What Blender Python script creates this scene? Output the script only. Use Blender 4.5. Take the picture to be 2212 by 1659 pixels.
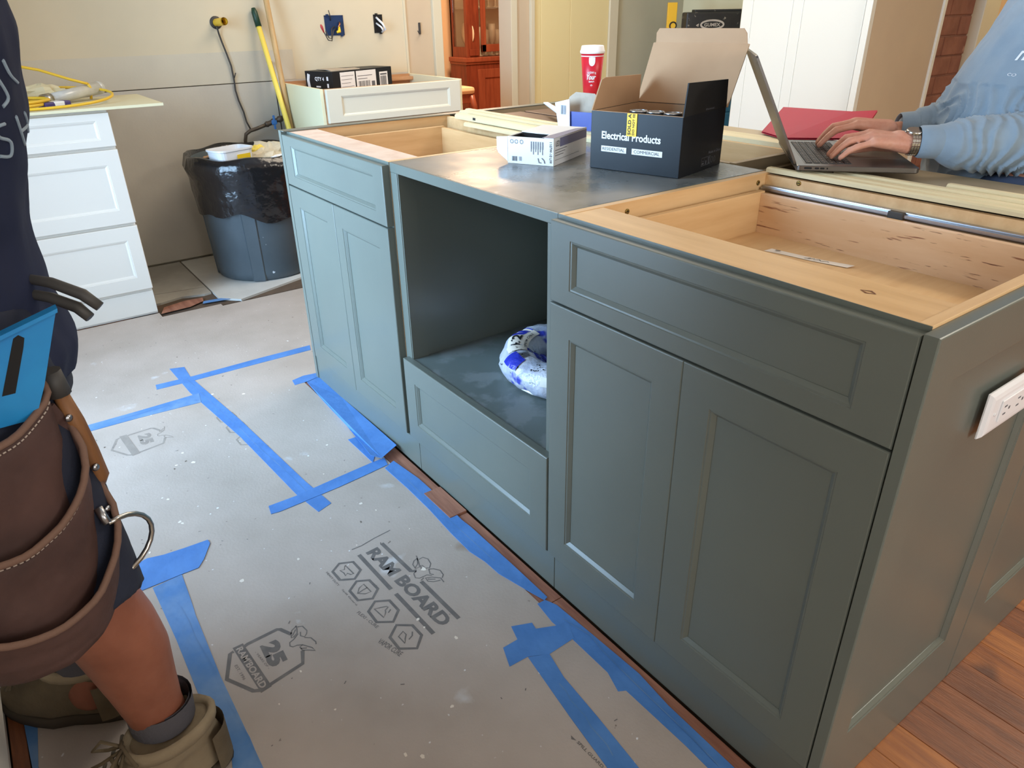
import bpy, bmesh, math, random
from mathutils import Vector, Matrix, noise as mnoise
random.seed(7)
for _o in list(bpy.data.objects): bpy.data.objects.remove(_o)
SC = bpy.context.scene
COL = SC.collection
V = Vector
def lin(r, g, b):
    f = lambda c: (c/255/12.92) if c/255 <= .04045 else ((c/255+.055)/1.055)**2.4
    return (f(r), f(g), f(b), 1.0)

# ---------------------------------------------------------------- camera
cam_d = bpy.data.cameras.new('camera'); cam = bpy.data.objects.new('camera', cam_d); COL.objects.link(cam)
cam_d.sensor_fit = 'HORIZONTAL'; cam_d.sensor_width = 36.0
cam_d.lens = 1559.89/2212*36
cam_d.clip_start = .02; cam_d.clip_end = 60
_f = V((0.51972437, 0.71991325, -0.4600125)); _r = V((0.80612434, -0.5915557, -0.01501334)); _u = _r.cross(_f)
cam.matrix_world = Matrix((( _r.x, _u.x, -_f.x, -0.842305), (_r.y, _u.y, -_f.y, -0.335982), (_r.z, _u.z, -_f.z, 1.206977), (0, 0, 0, 1)))
SC.camera = cam

# ---------------------------------------------------------------- world and lights
w = bpy.data.worlds.new('world'); SC.world = w; w.use_nodes = True
bg = w.node_tree.nodes['Background']
bg.inputs[0].default_value = (.62, .78, 1.0, 1); bg.inputs[1].default_value = 1.2
def area(name, loc, aim, sx, sy, power, col, spread=180):
    d = bpy.data.lights.new(name, 'AREA'); d.shape = 'RECTANGLE'; d.size = sx; d.size_y = sy
    d.energy = power; d.color = col; d.spread = math.radians(spread)
    o = bpy.data.objects.new(name, d); COL.objects.link(o)
    o.location = loc; o.rotation_euler = (V(aim)-V(loc)).to_track_quat('-Z', 'Y').to_euler()
    return o
area('patio_daylight', (-1.70, 1.95, 1.12), (0, 1.95, .9), 1.2, 1.9, 50, (.46, .71, 1.0), 112)
area('rear_window_daylight', (.1, -2.62, 1.5), (.1, 0, 1.2), 1.5, 1.1, 22, (1.0, .96, .90))
area('side_fill_light', (-1.70, -1.45, 1.55), (0, .1, .5), .8, .8, 11, (.97, .98, 1.0))  # added neutral fill for the near cabinet fronts and floor, no known window
area('kitchen_ceiling_light', (1.5, 2.5, 2.44), (1.5, 2.5, 0), 1.2, 1.2, 28, (1.0, .86, .68))
area('warm_fill_light', (2.2, -.5, 2.44), (2.2, -.5, 0), .8, .8, 30, (1.0, .92, .78))  # added warm fill for the near end panel and oak floor
area('dining_ceiling_light', (2.9, 5.3, 2.4), (2.9, 5.3, 0), .6, .6, 56, (1.0, .72, .48))
SC.view_settings.view_transform = 'Standard'; SC.view_settings.look = 'None'
SC.view_settings.gamma = 1.0; SC.view_settings.use_curve_mapping = False
SC.view_settings.exposure = 0.55

# ---------------------------------------------------------------- mesh helpers
class MB:
    def __init__(s): s.v = []; s.f = []; s.m = []; s.s = []
    def add(s, vs, fs, T=None, mi=0, sm=False):
        o = len(s.v)
        s.v += [tuple((T @ V(p)) if T else p) for p in vs]
        s.f += [tuple(i+o for i in f) for f in fs]; s.m += [mi]*len(fs); s.s += [sm]*len(fs); return s
    def box(s, x0, y0, z0, x1, y1, z1, b=0.0, T=None, mi=0):
        if x1 < x0: x0, x1 = x1, x0
        if y1 < y0: y0, y1 = y1, y0
        if z1 < z0: z0, z1 = z1, z0
        if b <= 0:
            vs = [(x, y, z) for x in (x0, x1) for y in (y0, y1) for z in (z0, z1)]
            fs = [(0,1,3,2),(4,6,7,5),(0,4,5,1),(2,3,7,6),(0,2,6,4),(1,5,7,3)]
            return s.add(vs, fs, T, mi)
        bm = bmesh.new(); bmesh.ops.create_cube(bm, size=1)
        for v in bm.verts:
            v.co = ((x0+x1)/2+v.co.x*(x1-x0), (y0+y1)/2+v.co.y*(y1-y0), (z0+z1)/2+v.co.z*(z1-z0))
        bmesh.ops.bevel(bm, geom=bm.edges[:], offset=min(b, .45*min(x1-x0, y1-y0, z1-z0)), segments=2, affect='EDGES', profile=.6)
        bm.verts.index_update()
        s.add([v.co[:] for v in bm.verts], [[v.index for v in f.verts] for f in bm.faces], T, mi); bm.free(); return s
    def prism(s, poly, h0, h1, T=None, mi=0):
        n = len(poly)
        a = sum(poly[i][0]*poly[(i+1) % n][1]-poly[(i+1) % n][0]*poly[i][1] for i in range(n))
        if a < 0: poly = poly[::-1]
        vs = [(x, y, h0) for x, y in poly]+[(x, y, h1) for x, y in poly]
        fs = [tuple(range(n))[::-1], tuple(range(n, 2*n))]+[(i, (i+1) % n, (i+1) % n+n, i+n) for i in range(n)]
        return s.add(vs, fs, T, mi)
    def loft(s, rings, closed=True, cap=True, sm=True, T=None, mi=0, loop=False):
        n = len(rings[0]); vs = [p for r in rings for p in r]; fs = []
        k = len(rings)
        for i in range(k if loop else k-1):
            j = (i+1) % k
            for q in range(n if closed else n-1):
                q2 = (q+1) % n
                fs.append((i*n+q, i*n+q2, j*n+q2, j*n+q))
        s.add(vs, fs, T, mi, sm)
        if cap and closed and not loop:
            o = len(s.v)-len(vs)
            s.f += [tuple(o+q for q in range(n))[::-1], tuple(o+(k-1)*n+q for q in range(n))]; s.m += [mi]*2; s.s += [False]*2
        return s
    def lathe(s, prof, n=24, T=None, mi=0, cap=True, sm=True):
        return s.loft([[(r*math.cos(2*math.pi*q/n), r*math.sin(2*math.pi*q/n), z) for q in range(n)] for r, z in prof], T=T, mi=mi, cap=cap, sm=sm)
    def tube(s, path, r, n=8, T=None, mi=0, cap=True, loop=False, ell=1.0):
        P = [V(p) for p in path]; R = r if isinstance(r, (list, tuple)) else [r]*len(P)
        rings = []; up = None
        for i, p in enumerate(P):
            t = (P[(i+1) % len(P)]-P[i-1]) if loop else (P[min(i+1, len(P)-1)]-P[max(i-1, 0)])
            t.normalize()
            if up is None: up = V((0, 0, 1)) if abs(t.z) < .9 else V((1, 0, 0))
            a = t.cross(up)
            if a.length < 1e-4: a = t.cross(V((0, 1, 0)))
            a.normalize(); b = a.cross(t); up = b
            rings.append([tuple(p+a*(R[i]*math.cos(2*math.pi*q/n))+b*(R[i]*ell*math.sin(2*math.pi*q/n))) for q in range(n)])
        return s.loft(rings, T=T, mi=mi, cap=cap, loop=loop)
    def ball(s, c, rx, ry=None, rz=None, n=14, T=None, mi=0):
        ry = ry or rx; rz = rz or rx; k = n//2+1
        rings = [[(c[0]+rx*math.sin(math.pi*i/k)*math.cos(2*math.pi*q/n), c[1]+ry*math.sin(math.pi*i/k)*math.sin(2*math.pi*q/n), c[2]-rz*math.cos(math.pi*i/k)) for q in range(n)] for i in range(1, k)]
        rings = [[(c[0], c[1], c[2]-rz)]*n]+rings+[[(c[0], c[1], c[2]+rz)]*n]
        return s.loft(rings, T=T, mi=mi, cap=False)
    def limb(s, path, R, n=14, ell=1.0):
        s.tube(path, R, n, ell=ell)
        r = R if isinstance(R, (list, tuple)) else [R]*len(path)
        s.ball(path[0], r[0]*.99); s.ball(path[-1], r[-1]*.99); return s
def frame(o, u, v):
    u = V(u).normalized(); v = V(v).normalized(); n = u.cross(v).normalized(); v = n.cross(u); o = V(o)
    return Matrix(((u.x, v.x, n.x, o.x), (u.y, v.y, n.y, o.y), (u.z, v.z, n.z, o.z), (0, 0, 0, 1)))
def zrot(o, a): return Matrix.Translation(V(o)) @ Matrix.Rotation(a, 4, 'Z')
ORG = {}
def thing(name, label, cat, loc=(0, 0, 0), group=None, kind=None):
    o = bpy.data.objects.new(name, None); COL.objects.link(o); o.empty_display_size = .05
    o.location = loc; ORG[o.name] = V(loc); o['label'] = label; o['category'] = cat
    if group: o['group'] = group
    if kind: o['kind'] = kind
    return o
def obj(name, mb, mats, parent=None, origin=None, mod=None, label=None):
    org = ORG[parent.name] if parent is not None else V(origin or (0, 0, 0))
    me = bpy.data.meshes.new(name)
    me.from_pydata([tuple(V(p)-org) for p in mb.v], [], mb.f)
    for m in (mats if isinstance(mats, (list, tuple)) else [mats]): me.materials.append(m)
    me.polygons.foreach_set('material_index', mb.m); me.polygons.foreach_set('use_smooth', mb.s)
    me.update()
    o = bpy.data.objects.new(name, me); COL.objects.link(o); ORG[o.name] = org
    if parent is not None: o.parent = parent
    else: o.location = org
    if label: o['label'] = label
    return o
def tag(o, label, cat, group=None, kind=None):
    o['label'] = label; o['category'] = cat
    if group: o['group'] = group
    if kind: o['kind'] = kind
    return o
def struct(name, mb, mats, parent=None, label=None, origin=None):
    o = obj(name, mb, mats, parent, origin)
    if parent is None: o['kind'] = 'structure'
    if label: o['label'] = label
    return o
def organic(name, mb, mat, parent, voxel=.006, smooth=4, disp=None, fac=.5):
    tmp = obj('tmp', mb, mat, None)
    m = tmp.modifiers.new('r', 'REMESH'); m.mode = 'VOXEL'; m.voxel_size = voxel; m.use_smooth_shade = True
    if smooth:
        k = tmp.modifiers.new('s', 'SMOOTH'); k.factor = fac; k.iterations = smooth
    dg = bpy.context.evaluated_depsgraph_get()
    me = bpy.data.meshes.new_from_object(tmp.evaluated_get(dg))
    bpy.data.objects.remove(tmp)
    org = ORG[parent.name]
    nrm = [v.normal.copy() for v in me.vertices]
    for v, n in zip(me.vertices, nrm):
        if disp: v.co = v.co + n*disp(v.co)
        v.co = v.co-org
    me.materials.clear(); me.materials.append(mat)
    me.polygons.foreach_set('material_index', [0]*len(me.polygons)); me.polygons.foreach_set('use_smooth', [True]*len(me.polygons))
    me.name = name
    o = bpy.data.objects.new(name, me); COL.objects.link(o); ORG[o.name] = org; o.parent = parent
    return o
_tc = {}
def text_poly(txt, bold=0.0, shear=0.0, res=3):
    key = (txt, bold, shear, res)
    if key not in _tc:
        c = bpy.data.curves.new('t', 'FONT'); c.body = txt; c.offset = bold; c.shear = shear; c.resolution_u = res
        c.align_x = 'LEFT'; c.fill_mode = 'FRONT'
        o = bpy.data.objects.new('t', c); COL.objects.link(o)
        dg = bpy.context.evaluated_depsgraph_get(); dg.update()
        me = bpy.data.meshes.new_from_object(o.evaluated_get(dg))
        vs = [v.co[:2] for v in me.vertices]; fs = [tuple(p.vertices) for p in me.polygons]
        bpy.data.objects.remove(o); bpy.data.curves.remove(c); bpy.data.meshes.remove(me)
        if vs:
            x0 = min(v[0] for v in vs); x1 = max(v[0] for v in vs); y0 = min(v[1] for v in vs); y1 = max(v[1] for v in vs)
            vs = [((x-x0)/max(x1-x0, 1e-6), (y-y0)/max(y1-y0, 1e-6)) for x, y in vs]
        _tc[key] = (vs, fs)
    return _tc[key]
def text(mb, txt, T, x, y, wd, ht, bold=0.0, shear=0.0, mi=0, lift=.0004, fn=None):
    vs, fs = text_poly(txt, bold, shear)
    if fn: mb.add([fn(x+a*wd, y+b*ht) for a, b in vs], fs, None, mi)
    else: mb.add([(x+a*wd, y+b*ht, lift) for a, b in vs], fs, T, mi)
def rect(mb, T, x0, y0, x1, y1, mi=0, lift=.0003):
    mb.add([(x0, y0, lift), (x1, y0, lift), (x1, y1, lift), (x0, y1, lift)], [(0, 1, 2, 3)], T, mi)
def strokes(mb, pts, wd, z=None, T=None, mi=0, lift=.0005):
    # flat ribbon along a 2D polyline
    P = [V((p[0], p[1])) for p in pts]; L = []; R = []
    for i in range(len(P)):
        d = P[min(i+1, len(P)-1)]-P[max(i-1, 0)]
        if i == len(P)-1 and (P[0]-P[-1]).length < 1e-6: d = P[1]-P[-2]
        if i == 0 and (P[0]-P[-1]).length < 1e-6: d = P[1]-P[-2]
        if d.length < 1e-9: d = V((1, 0))
        d.normalize(); n = V((-d.y, d.x))*wd/2
        L.append(P[i]+n); R.append(P[i]-n)
    h = lift if z is None else z
    vs = [(p.x, p.y, h) for p in L]+[(p.x, p.y, h) for p in R]; k = len(P)
    mb.add(vs, [(i+k, i+1+k, i+1, i) for i in range(k-1)], T, mi)
def barcode(mb, T, x0, y0, x1, y1, mi=0, n=14, lift=.0005, seed=1):
    r = random.Random(seed); x = x0; st = (x1-x0)/n
    for i in range(n):
        rect(mb, T, x0+i*st, y0, x0+i*st+st*r.uniform(.3, .85), y1, mi, lift)

# ---------------------------------------------------------------- materials
def mat(name, c, rough=.5, c2=None, scale=6, lo=.35, hi=.65, bump=0, bscale=60, metal=0, spec=.5, stretch=None, detail=4, emit=None, alpha=None, trans=0, rough2=None, coat=0, sheen=0, specks=None, space='Object', sss=0):
    m = bpy.data.materials.new(name); m.use_nodes = True
    nt = m.node_tree; N = nt.nodes; Lk = nt.links; b = N['Principled BSDF']
    b.inputs['Base Color'].default_value = c; b.inputs['Roughness'].default_value = rough; b.inputs['Metallic'].default_value = metal
    b.inputs['Specular IOR Level'].default_value = spec
    if coat: b.inputs['Coat Weight'].default_value = coat; b.inputs['Coat Roughness'].default_value = .2
    if sheen: b.inputs['Sheen Weight'].default_value = sheen; b.inputs['Sheen Roughness'].default_value = .5
    if trans: b.inputs['Transmission Weight'].default_value = trans
    if alpha is not None: b.inputs['Alpha'].default_value = alpha
    if sss:
        b.inputs['Subsurface Weight'].default_value = sss; b.inputs['Subsurface Radius'].default_value = (.012, .005, .003); b.inputs['Subsurface Scale'].default_value = 1
    if emit: b.inputs['Emission Color'].default_value = c; b.inputs['Emission Strength'].default_value = emit
    tc = N.new('ShaderNodeTexCoord'); mp = N.new('ShaderNodeMapping'); Lk.new(tc.outputs[space], mp.inputs[0])
    if stretch: mp.inputs['Scale'].default_value = stretch
    col = None
    if c2 is not None:
        nz = N.new('ShaderNodeTexNoise'); nz.inputs['Scale'].default_value = scale; nz.inputs['Detail'].default_value = detail; nz.inputs['Roughness'].default_value = .6
        Lk.new(mp.outputs[0], nz.inputs['Vector'])
        rp = N.new('ShaderNodeValToRGB'); rp.color_ramp.elements[0].position = lo; rp.color_ramp.elements[1].position = hi
        rp.color_ramp.elements[0].color = c; rp.color_ramp.elements[1].color = c2
        Lk.new(nz.outputs[0], rp.inputs[0]); col = rp.outputs[0]
        if rough2 is not None:
            mr = N.new('ShaderNodeMapRange'); mr.inputs[1].default_value = lo; mr.inputs[2].default_value = hi
            mr.inputs[3].default_value = rough; mr.inputs[4].default_value = rough2
            Lk.new(nz.outputs[0], mr.inputs[0]); Lk.new(mr.outputs[0], b.inputs['Roughness'])
    for sp in (specks or []):   # (scale, threshold, colour, detail)
        nz = N.new('ShaderNodeTexNoise'); nz.inputs['Scale'].default_value = sp[0]; nz.inputs['Detail'].default_value = sp[3] if len(sp) > 3 else 2
        Lk.new(tc.outputs[space], nz.inputs['Vector'])
        if len(sp) > 4:
            m2 = N.new('ShaderNodeMapping'); Lk.new(tc.outputs[space], m2.inputs[0]); m2.inputs['Scale'].default_value = sp[4]; m2.inputs['Location'].default_value = (3.1, 1.7, .4)
            Lk.new(m2.outputs[0], nz.inputs['Vector'])
        rp = N.new('ShaderNodeMapRange'); rp.inputs[1].default_value = sp[1]; rp.inputs[2].default_value = sp[1]+.05; Lk.new(nz.outputs[0], rp.inputs[0])
        mx = N.new('ShaderNodeMix'); mx.data_type = 'RGBA'; Lk.new(rp.outputs[0], mx.inputs[0])
        if col: Lk.new(col, mx.inputs[6])
        else: mx.inputs[6].default_value = c
        mx.inputs[7].default_value = sp[2]; col = mx.outputs[2]
    if col: Lk.new(col, b.inputs['Base Color'])
    if bump:
        n2 = N.new('ShaderNodeTexNoise'); n2.inputs['Scale'].default_value = bscale; n2.inputs['Detail'].default_value = 3; Lk.new(mp.outputs[0], n2.inputs['Vector'])
        bp = N.new('ShaderNodeBump'); bp.inputs['Strength'].default_value = bump; bp.inputs['Distance'].default_value = .01
        Lk.new(n2.outputs[0], bp.inputs['Height']); Lk.new(bp.outputs[0], b.inputs['Normal'])
    return m
G = lin
DARK = G(14, 14, 15)
M = {}
M['drywall'] = mat('drywall', G(206, 197, 178), .85, G(194, 186, 170), 1.6, bump=.05, bscale=90)
M['plaster'] = mat('plaster', G(214, 200, 172), .8, G(206, 194, 168), 2)
M['drywall_low'] = mat('drywall_low', G(200, 192, 178), .85, G(188, 181, 170), 2.2, bump=.05, bscale=90)
M['paint_tan'] = mat('paint_tan', G(204, 184, 156), .7, G(196, 176, 150), 2)
M['paint_greige'] = mat('paint_greige', G(190, 184, 160), .7, G(182, 176, 154), 2)
M['paint_cream'] = mat('paint_cream', G(218, 208, 172), .6)
M['trim_cream'] = mat('trim_cream', G(214, 204, 178), .45)
M['trim_white'] = mat('trim_white', G(228, 226, 214), .45)
M['door_cream'] = mat('door_cream', G(232, 214, 160), .45)
M['door_white'] = mat('door_white', G(226, 224, 212), .42)
M['dining_wall'] = mat('dining_wall', G(226, 190, 150), .7)
M['ceiling'] = mat('ceiling', G(230, 228, 222), .9)
M['subfloor'] = mat('subfloor', G(92, 74, 58), .9, G(70, 56, 44), 8)
M['ram_board'] = mat('ram_board', G(184, 171, 161), .62, G(168, 155, 144), 2.6, bump=.06, bscale=160,
    specks=[(5.5, .66, G(196, 192, 190), 5), (42, .735, G(92, 80, 70), 2), (70, .76, G(226, 226, 226), 1), (3.1, .70, G(150, 130, 112), 4)])
M['tape'] = mat('tape', G(70, 120, 184), .5, G(84, 134, 198), 9, bump=.25, bscale=26, specks=[(26, .74, G(130, 170, 210), 3)])
M['tape_worn'] = mat('tape_worn', G(76, 124, 180), .6, G(120, 152, 190), 7, lo=.4, hi=.75, bump=.25, bscale=26)
M['oak'] = mat('oak', G(160, 96, 48), .42, G(120, 66, 32), 5, stretch=(9, .9, 9), bump=.12, bscale=40, specks=[(3, .66, G(92, 50, 28), 3), (11, .74, G(196, 150, 104), 5)])
M['oak_b'] = mat('oak_b', G(172, 108, 56), .42, G(134, 78, 40), 5, stretch=(9, .9, 9), bump=.12, bscale=40, specks=[(4, .69, G(98, 54, 30), 3)])
M['oak_c'] = mat('oak_c', G(138, 82, 48), .42, G(104, 58, 34), 5, stretch=(9, .9, 9), bump=.12, bscale=40)
M['oak_raw'] = mat('oak_raw', G(168, 116, 92), .55, G(132, 84, 66), 5, stretch=(9, .9, 9), bump=.1, bscale=40)
M['tile'] = mat('tile', G(212, 210, 204), .35, G(196, 194, 188), 5)
M['tile_dusty'] = mat('tile_dusty', G(176, 172, 162), .6, G(156, 150, 140), 5)
M['brick'] = mat('brick', G(150, 100, 82), .85, G(128, 82, 66), 9, bump=.4, bscale=40, specks=[(7, .66, G(186, 142, 120), 4)])
M['mortar'] = mat('mortar', G(144, 100, 84), .9, bump=.3, bscale=50)
M['green'] = mat('green', G(104, 110, 102), .33, G(100, 106, 99), 3, bump=.012, bscale=220, spec=.6)
M['green_dust'] = mat('green_dust', G(96, 101, 100), .22, G(122, 123, 122), 5.5, lo=.38, hi=.78, rough2=.5, spec=.45, detail=4, specks=[(13, .70, G(150, 152, 152), 5, (1, 1.6, 1))])
M['green_ledge'] = mat('green_ledge', G(100, 110, 108), .4, G(118, 126, 126), 9, lo=.5, hi=.56, rough2=.55, detail=5)
M['cab_white'] = mat('cab_white', G(220, 213, 202), .38)
M['cab_cream'] = mat('cab_cream', G(216, 212, 194), .4)
M['cab_cream_side'] = mat('cab_cream_side', G(232, 226, 190), .45)
M['maple'] = mat('maple', G(226, 190, 140), .42, G(212, 172, 122), 3, stretch=(1, 10, 10), bump=.02)
M['maple_y'] = mat('maple_y', G(224, 186, 134), .42, G(208, 168, 116), 3, stretch=(10, 1, 10), bump=.02)
M['maple_pink'] = mat('maple_pink', G(232, 206, 186), .5, G(220, 188, 166), 7, stretch=(3, 3, 3), bump=.03, specks=[(6, .7, G(206, 160, 136), 4)])
M['maple_streak'] = mat('maple_streak', G(230, 196, 158), .42, G(216, 176, 134), 3, stretch=(10, 1, 6), specks=[(9, .635, G(150, 102, 74), 4, (2, 1.0, 13)), (14, .66, G(120, 76, 54), 3, (2, 1.3, 16))])
M['plywood'] = mat('plywood', G(196, 150, 108), .6, G(170, 122, 84), 4, stretch=(1, 8, 8))
M['strip'] = mat('strip', G(222, 208, 168), .5, G(210, 195, 154), 3, stretch=(8, 1, 8))
M['tan_board'] = mat('tan_board', G(186, 168, 136), .5, G(172, 152, 120), 4)
M['zinc'] = mat('zinc', G(176, 178, 182), .3, metal=1)
M['steel'] = mat('steel', G(190, 188, 182), .25, metal=1)
M['brass'] = mat('brass', G(140, 118, 66), .4, metal=1)
M['black_card'] = mat('black_card', G(24, 27, 31), .42, G(29, 32, 37), 5, spec=.3)
M['black_matte'] = mat('black_matte', G(20, 20, 21), .6)
M['kraft'] = mat('kraft', G(190, 152, 116), .8, G(180, 142, 106), 4, bump=.03, bscale=60)
M['kraft_grey'] = mat('kraft_grey', G(186, 172, 154), .85, G(150, 136, 120), 9, lo=.5, hi=.8)
M['white_card'] = mat('white_card', G(232, 234, 236), .4)
M['blue_card'] = mat('blue_card', G(42, 62, 148), .4, G(52, 74, 164), 7)
M['slate_card'] = mat('slate_card', G(108, 112, 150), .4)
M['ink'] = mat('ink', G(30, 31, 33), .6)
M['ink_grey'] = mat('ink_grey', G(96, 98, 104), .6)
M['ink_white'] = mat('ink_white', G(236, 238, 240), .5)
M['print_grey'] = mat('print_grey', G(104, 99, 96), .7, G(120, 114, 109), 30, lo=.4, hi=.7)
M['print_faint'] = mat('print_faint', G(140, 130, 122), .7, G(152, 142, 132), 30)
M['yellow_label'] = mat('yellow_label', G(246, 204, 40), .5)
M['cup_red'] = mat('cup_red', G(200, 22, 44), .38)
M['folder_red'] = mat('folder_red', G(166, 20, 50), .5)
M['plastic_white'] = mat('plastic_white', G(236, 236, 238), .35)
M['laptop'] = mat('laptop', G(112, 108, 104), .34, metal=.85)
M['laptop_dark'] = mat('laptop_dark', G(60, 58, 56), .35, metal=.7)
M['key'] = mat('key', G(26, 26, 28), .5)
M['screen'] = mat('screen', G(12, 13, 15), .12)
M['paper'] = mat('paper', G(230, 220, 206), .7)
M['skin'] = mat('skin', G(222, 166, 142), .5, G(204, 140, 116), 22, lo=.35, hi=.75, bump=.16, bscale=90, sss=.12)
M['skin_tan'] = mat('skin_tan', G(150, 92, 70), .5, G(132, 78, 58), 9, bump=.05, bscale=90, sss=.08)
M['sweater'] = mat('sweater', G(142, 160, 174), .9, G(131, 149, 164), 8, bump=.06, bscale=260, sheen=.2)
M['navy'] = mat('navy', G(42, 48, 72), .9, G(36, 41, 62), 5, bump=.12, bscale=30, spec=.2)
M['navy_short'] = mat('navy_short', G(34, 40, 58), .9, G(28, 33, 50), 5, bump=.1, bscale=300)
M['jeans'] = mat('jeans', G(60, 72, 96), .9, bump=.1, bscale=300)
M['leather'] = mat('leather', G(84, 58, 52), .75, G(64, 43, 39), 7, bump=.14, bscale=70, specks=[(14, .72, G(120, 96, 88), 4)])
M['leather_shade'] = mat('leather_shade', G(40, 30, 30), .85)
M['leather_edge'] = mat('leather_edge', G(116, 88, 74), .8, bump=.2, bscale=80)
M['thread'] = mat('thread', G(186, 170, 158), .8)
M['suede'] = mat('suede', G(158, 142, 116), .95, G(132, 117, 94), 7, bump=.1, bscale=120)
M['suede_dark'] = mat('suede_dark', G(110, 96, 74), .95, G(90, 78, 60), 7, bump=.1, bscale=120)
M['sole'] = mat('sole', G(70, 60, 48), .9)
M['sock'] = mat('sock', G(84, 82, 88), .95, bump=.2, bscale=200)
M['hair_grey'] = mat('hair_grey', G(176, 172, 166), .8)
M['hair_dark'] = mat('hair_dark', G(42, 32, 26), .8)
M['square_blue'] = mat('square_blue', G(34, 140, 204), .4, G(28, 124, 190), 8)
M['rubber'] = mat('rubber', G(66, 64, 62), .6)
M['handle_wood'] = mat('handle_wood', G(142, 96, 56), .6, G(116, 76, 42), 6, stretch=(8, 8, 1))
M['pole_wood'] = mat('pole_wood', G(200, 166, 116), .6, G(180, 144, 96), 6, stretch=(8, 8, 1))
M['yellow'] = mat('yellow', G(240, 214, 96), .4)
M['green_grip'] = mat('green_grip', G(20, 58, 42), .45)
M['bin'] = mat('bin', G(74, 84, 90), .5, G(66, 76, 82), 5, specks=[(34, .735, G(206, 210, 214), 2)])
M['bag'] = mat('bag', G(20, 20, 23), .2, bump=.8, bscale=14, spec=.6)
M['trash_paper'] = mat('trash_paper', G(220, 210, 188), .8, G(196, 184, 160), 14, bump=.4, bscale=20)
M['cable_yellow'] = mat('cable_yellow', G(232, 188, 50), .4)
M['clear_plastic'] = mat('clear_plastic', G(206, 206, 200), .25, G(176, 176, 172), 8, spec=.7)
M['purple'] = mat('purple', G(66, 56, 112), .4)
M['pipe'] = mat('pipe', G(104, 92, 80), .5, G(78, 68, 58), 14, metal=.4)
M['valve_blue'] = mat('valve_blue', G(60, 120, 190), .4)
M['wire_black'] = mat('wire_black', G(60, 56, 54), .5)
M['box_blue'] = mat('box_blue', G(18, 50, 92), .4)
M['hole'] = mat('hole', G(16, 15, 16), .8)
M['copper'] = mat('copper', G(196, 130, 90), .35, metal=1)
M['red'] = mat('red', G(180, 60, 62), .5)
M['cherry'] = mat('cherry', G(134, 62, 40), .35, G(108, 46, 30), 4, stretch=(8, 8, 1))
M['cherry_light'] = mat('cherry_light', G(156, 82, 56), .35, G(136, 66, 44), 4, stretch=(8, 8, 1))
M['cushion'] = mat('cushion', G(238, 204, 158), .8)
M['cloth_glass'] = mat('cloth_glass', G(236, 220, 190), .3)
M['glassware'] = mat('glassware', G(240, 232, 214), .08, trans=.6)
M['glass'] = mat('glass', G(250, 250, 250), .02, trans=1.0)
M['brown_card'] = mat('brown_card', G(96, 66, 50), .45, G(80, 54, 40), 5)
M['coil_bag'] = mat('coil_bag', G(206, 208, 214), .3, G(160, 168, 188), 12, bump=.5, bscale=40, spec=.6, specks=[(46, .64, G(50, 50, 58), 5, (1, 1, 2.2)), (13, .64, G(56, 66, 170), 3)])
M['coil_bag_blue'] = mat('coil_bag_blue', G(40, 52, 168), .2, G(52, 64, 186), 9, bump=.5, bscale=45, spec=.7)
M['coil_core'] = mat('coil_core', G(236, 236, 228), .3)
M['case_black'] = mat('case_black', G(34, 32, 30), .5, G(44, 42, 38), 8, specks=[(24, .68, G(140, 132, 116), 4)])
M['case_teal'] = mat('case_teal', G(34, 82, 98), .45)
M['level_yellow'] = mat('level_yellow', G(224, 172, 24), .45)
M['lamp_shade'] = mat('lamp_shade', G(250, 222, 150), .6, emit=1.2)
M['counter'] = mat('counter', G(200, 196, 188), .4)
M['concrete'] = mat('concrete', G(120, 114, 106), .9)
# ---------------------------------------------------------------- structure
WY = 3.86; CH = 2.5
mb = MB(); mb.box(-1.9, -2.8, -.06, 4.6, WY+.1, -.02); mb.box(.6, WY+.1, -.06, 6.2, 7.2, -.02)
for q_ in ((-2.0, -2.9, -1.8, WY+.2), (-2.0, -2.9, 5.1, -2.71), (4.92, -2.8, 5.1, 2.0), (-1.9, WY+.05, .61, WY+.3)): mb.box(q_[0], q_[1], -.06, q_[2], q_[3], 0)  # unseen skirt boxes added below the walls to block stray outside light
floor = struct('floor', mb, M['subfloor'])
# oak strips that show beyond the protective board, each its own piece
mats_o = [M['oak'], M['oak_b'], M['oak_c']]
pm = {}
def plank(x0, x1, y0, y1, k):
    m = MB(); m.box(x0+.0003, y0+.0003, -.02, x1-.0003, y1-.0003, -.0005-.0008*random.random(), b=.0012)
    cx, cy = (x0+x1)/2, (y0+y1)/2
    o = obj('floor_plank', m, mats_o[k % 3], floor)
PW = .083
for i in range(17):
    x0 = -.06+i*PW; y = -.02-random.random()*.5
    ys = [.0, y-.25]
    while ys[-1] > -1.9: ys.append(ys[-1]-random.choice((.6, .8, 1.0)))
    for a, b in zip(ys, ys[1:]): plank(x0, x0+PW, b, a, random.randrange(3))
mb = MB(); mb.box(-1.9, -2.8, -.02, -.06, -1.9, -.001); mb.box(1.351, -2.8, -.02, 4.6, WY+.1, -.001); mb.box(-.06, -2.8, -.02, 1.351, -1.95, -.001); mb.box(.6, WY+.1, -.02, 6.2, 7.2, -.001)
mb.box(.5, 2.06, -.02, 1.351, WY+.1, -.001)
obj('oak_field', mb, M['oak'], floor)
# narrow strip of raw oak left bare in front of the island, in lengths
for a, b in ((-.6, .62), (.62, 1.02), (1.02, 1.16), (1.16, 2.06)):
    m = MB(); m.box(-.0745, a+.001, -.02, -.0215, b-.001, -.0005 + (.006 if a == 1.02 else 0), b=.001)
    obj('floor_plank', m, M['oak_raw'], floor)
m = MB(); m.box(-1.088, -1.2, -.02, -1.062, 1.16, -.0005, b=.001); obj('floor_plank', m, M['oak_c'], floor)
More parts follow.
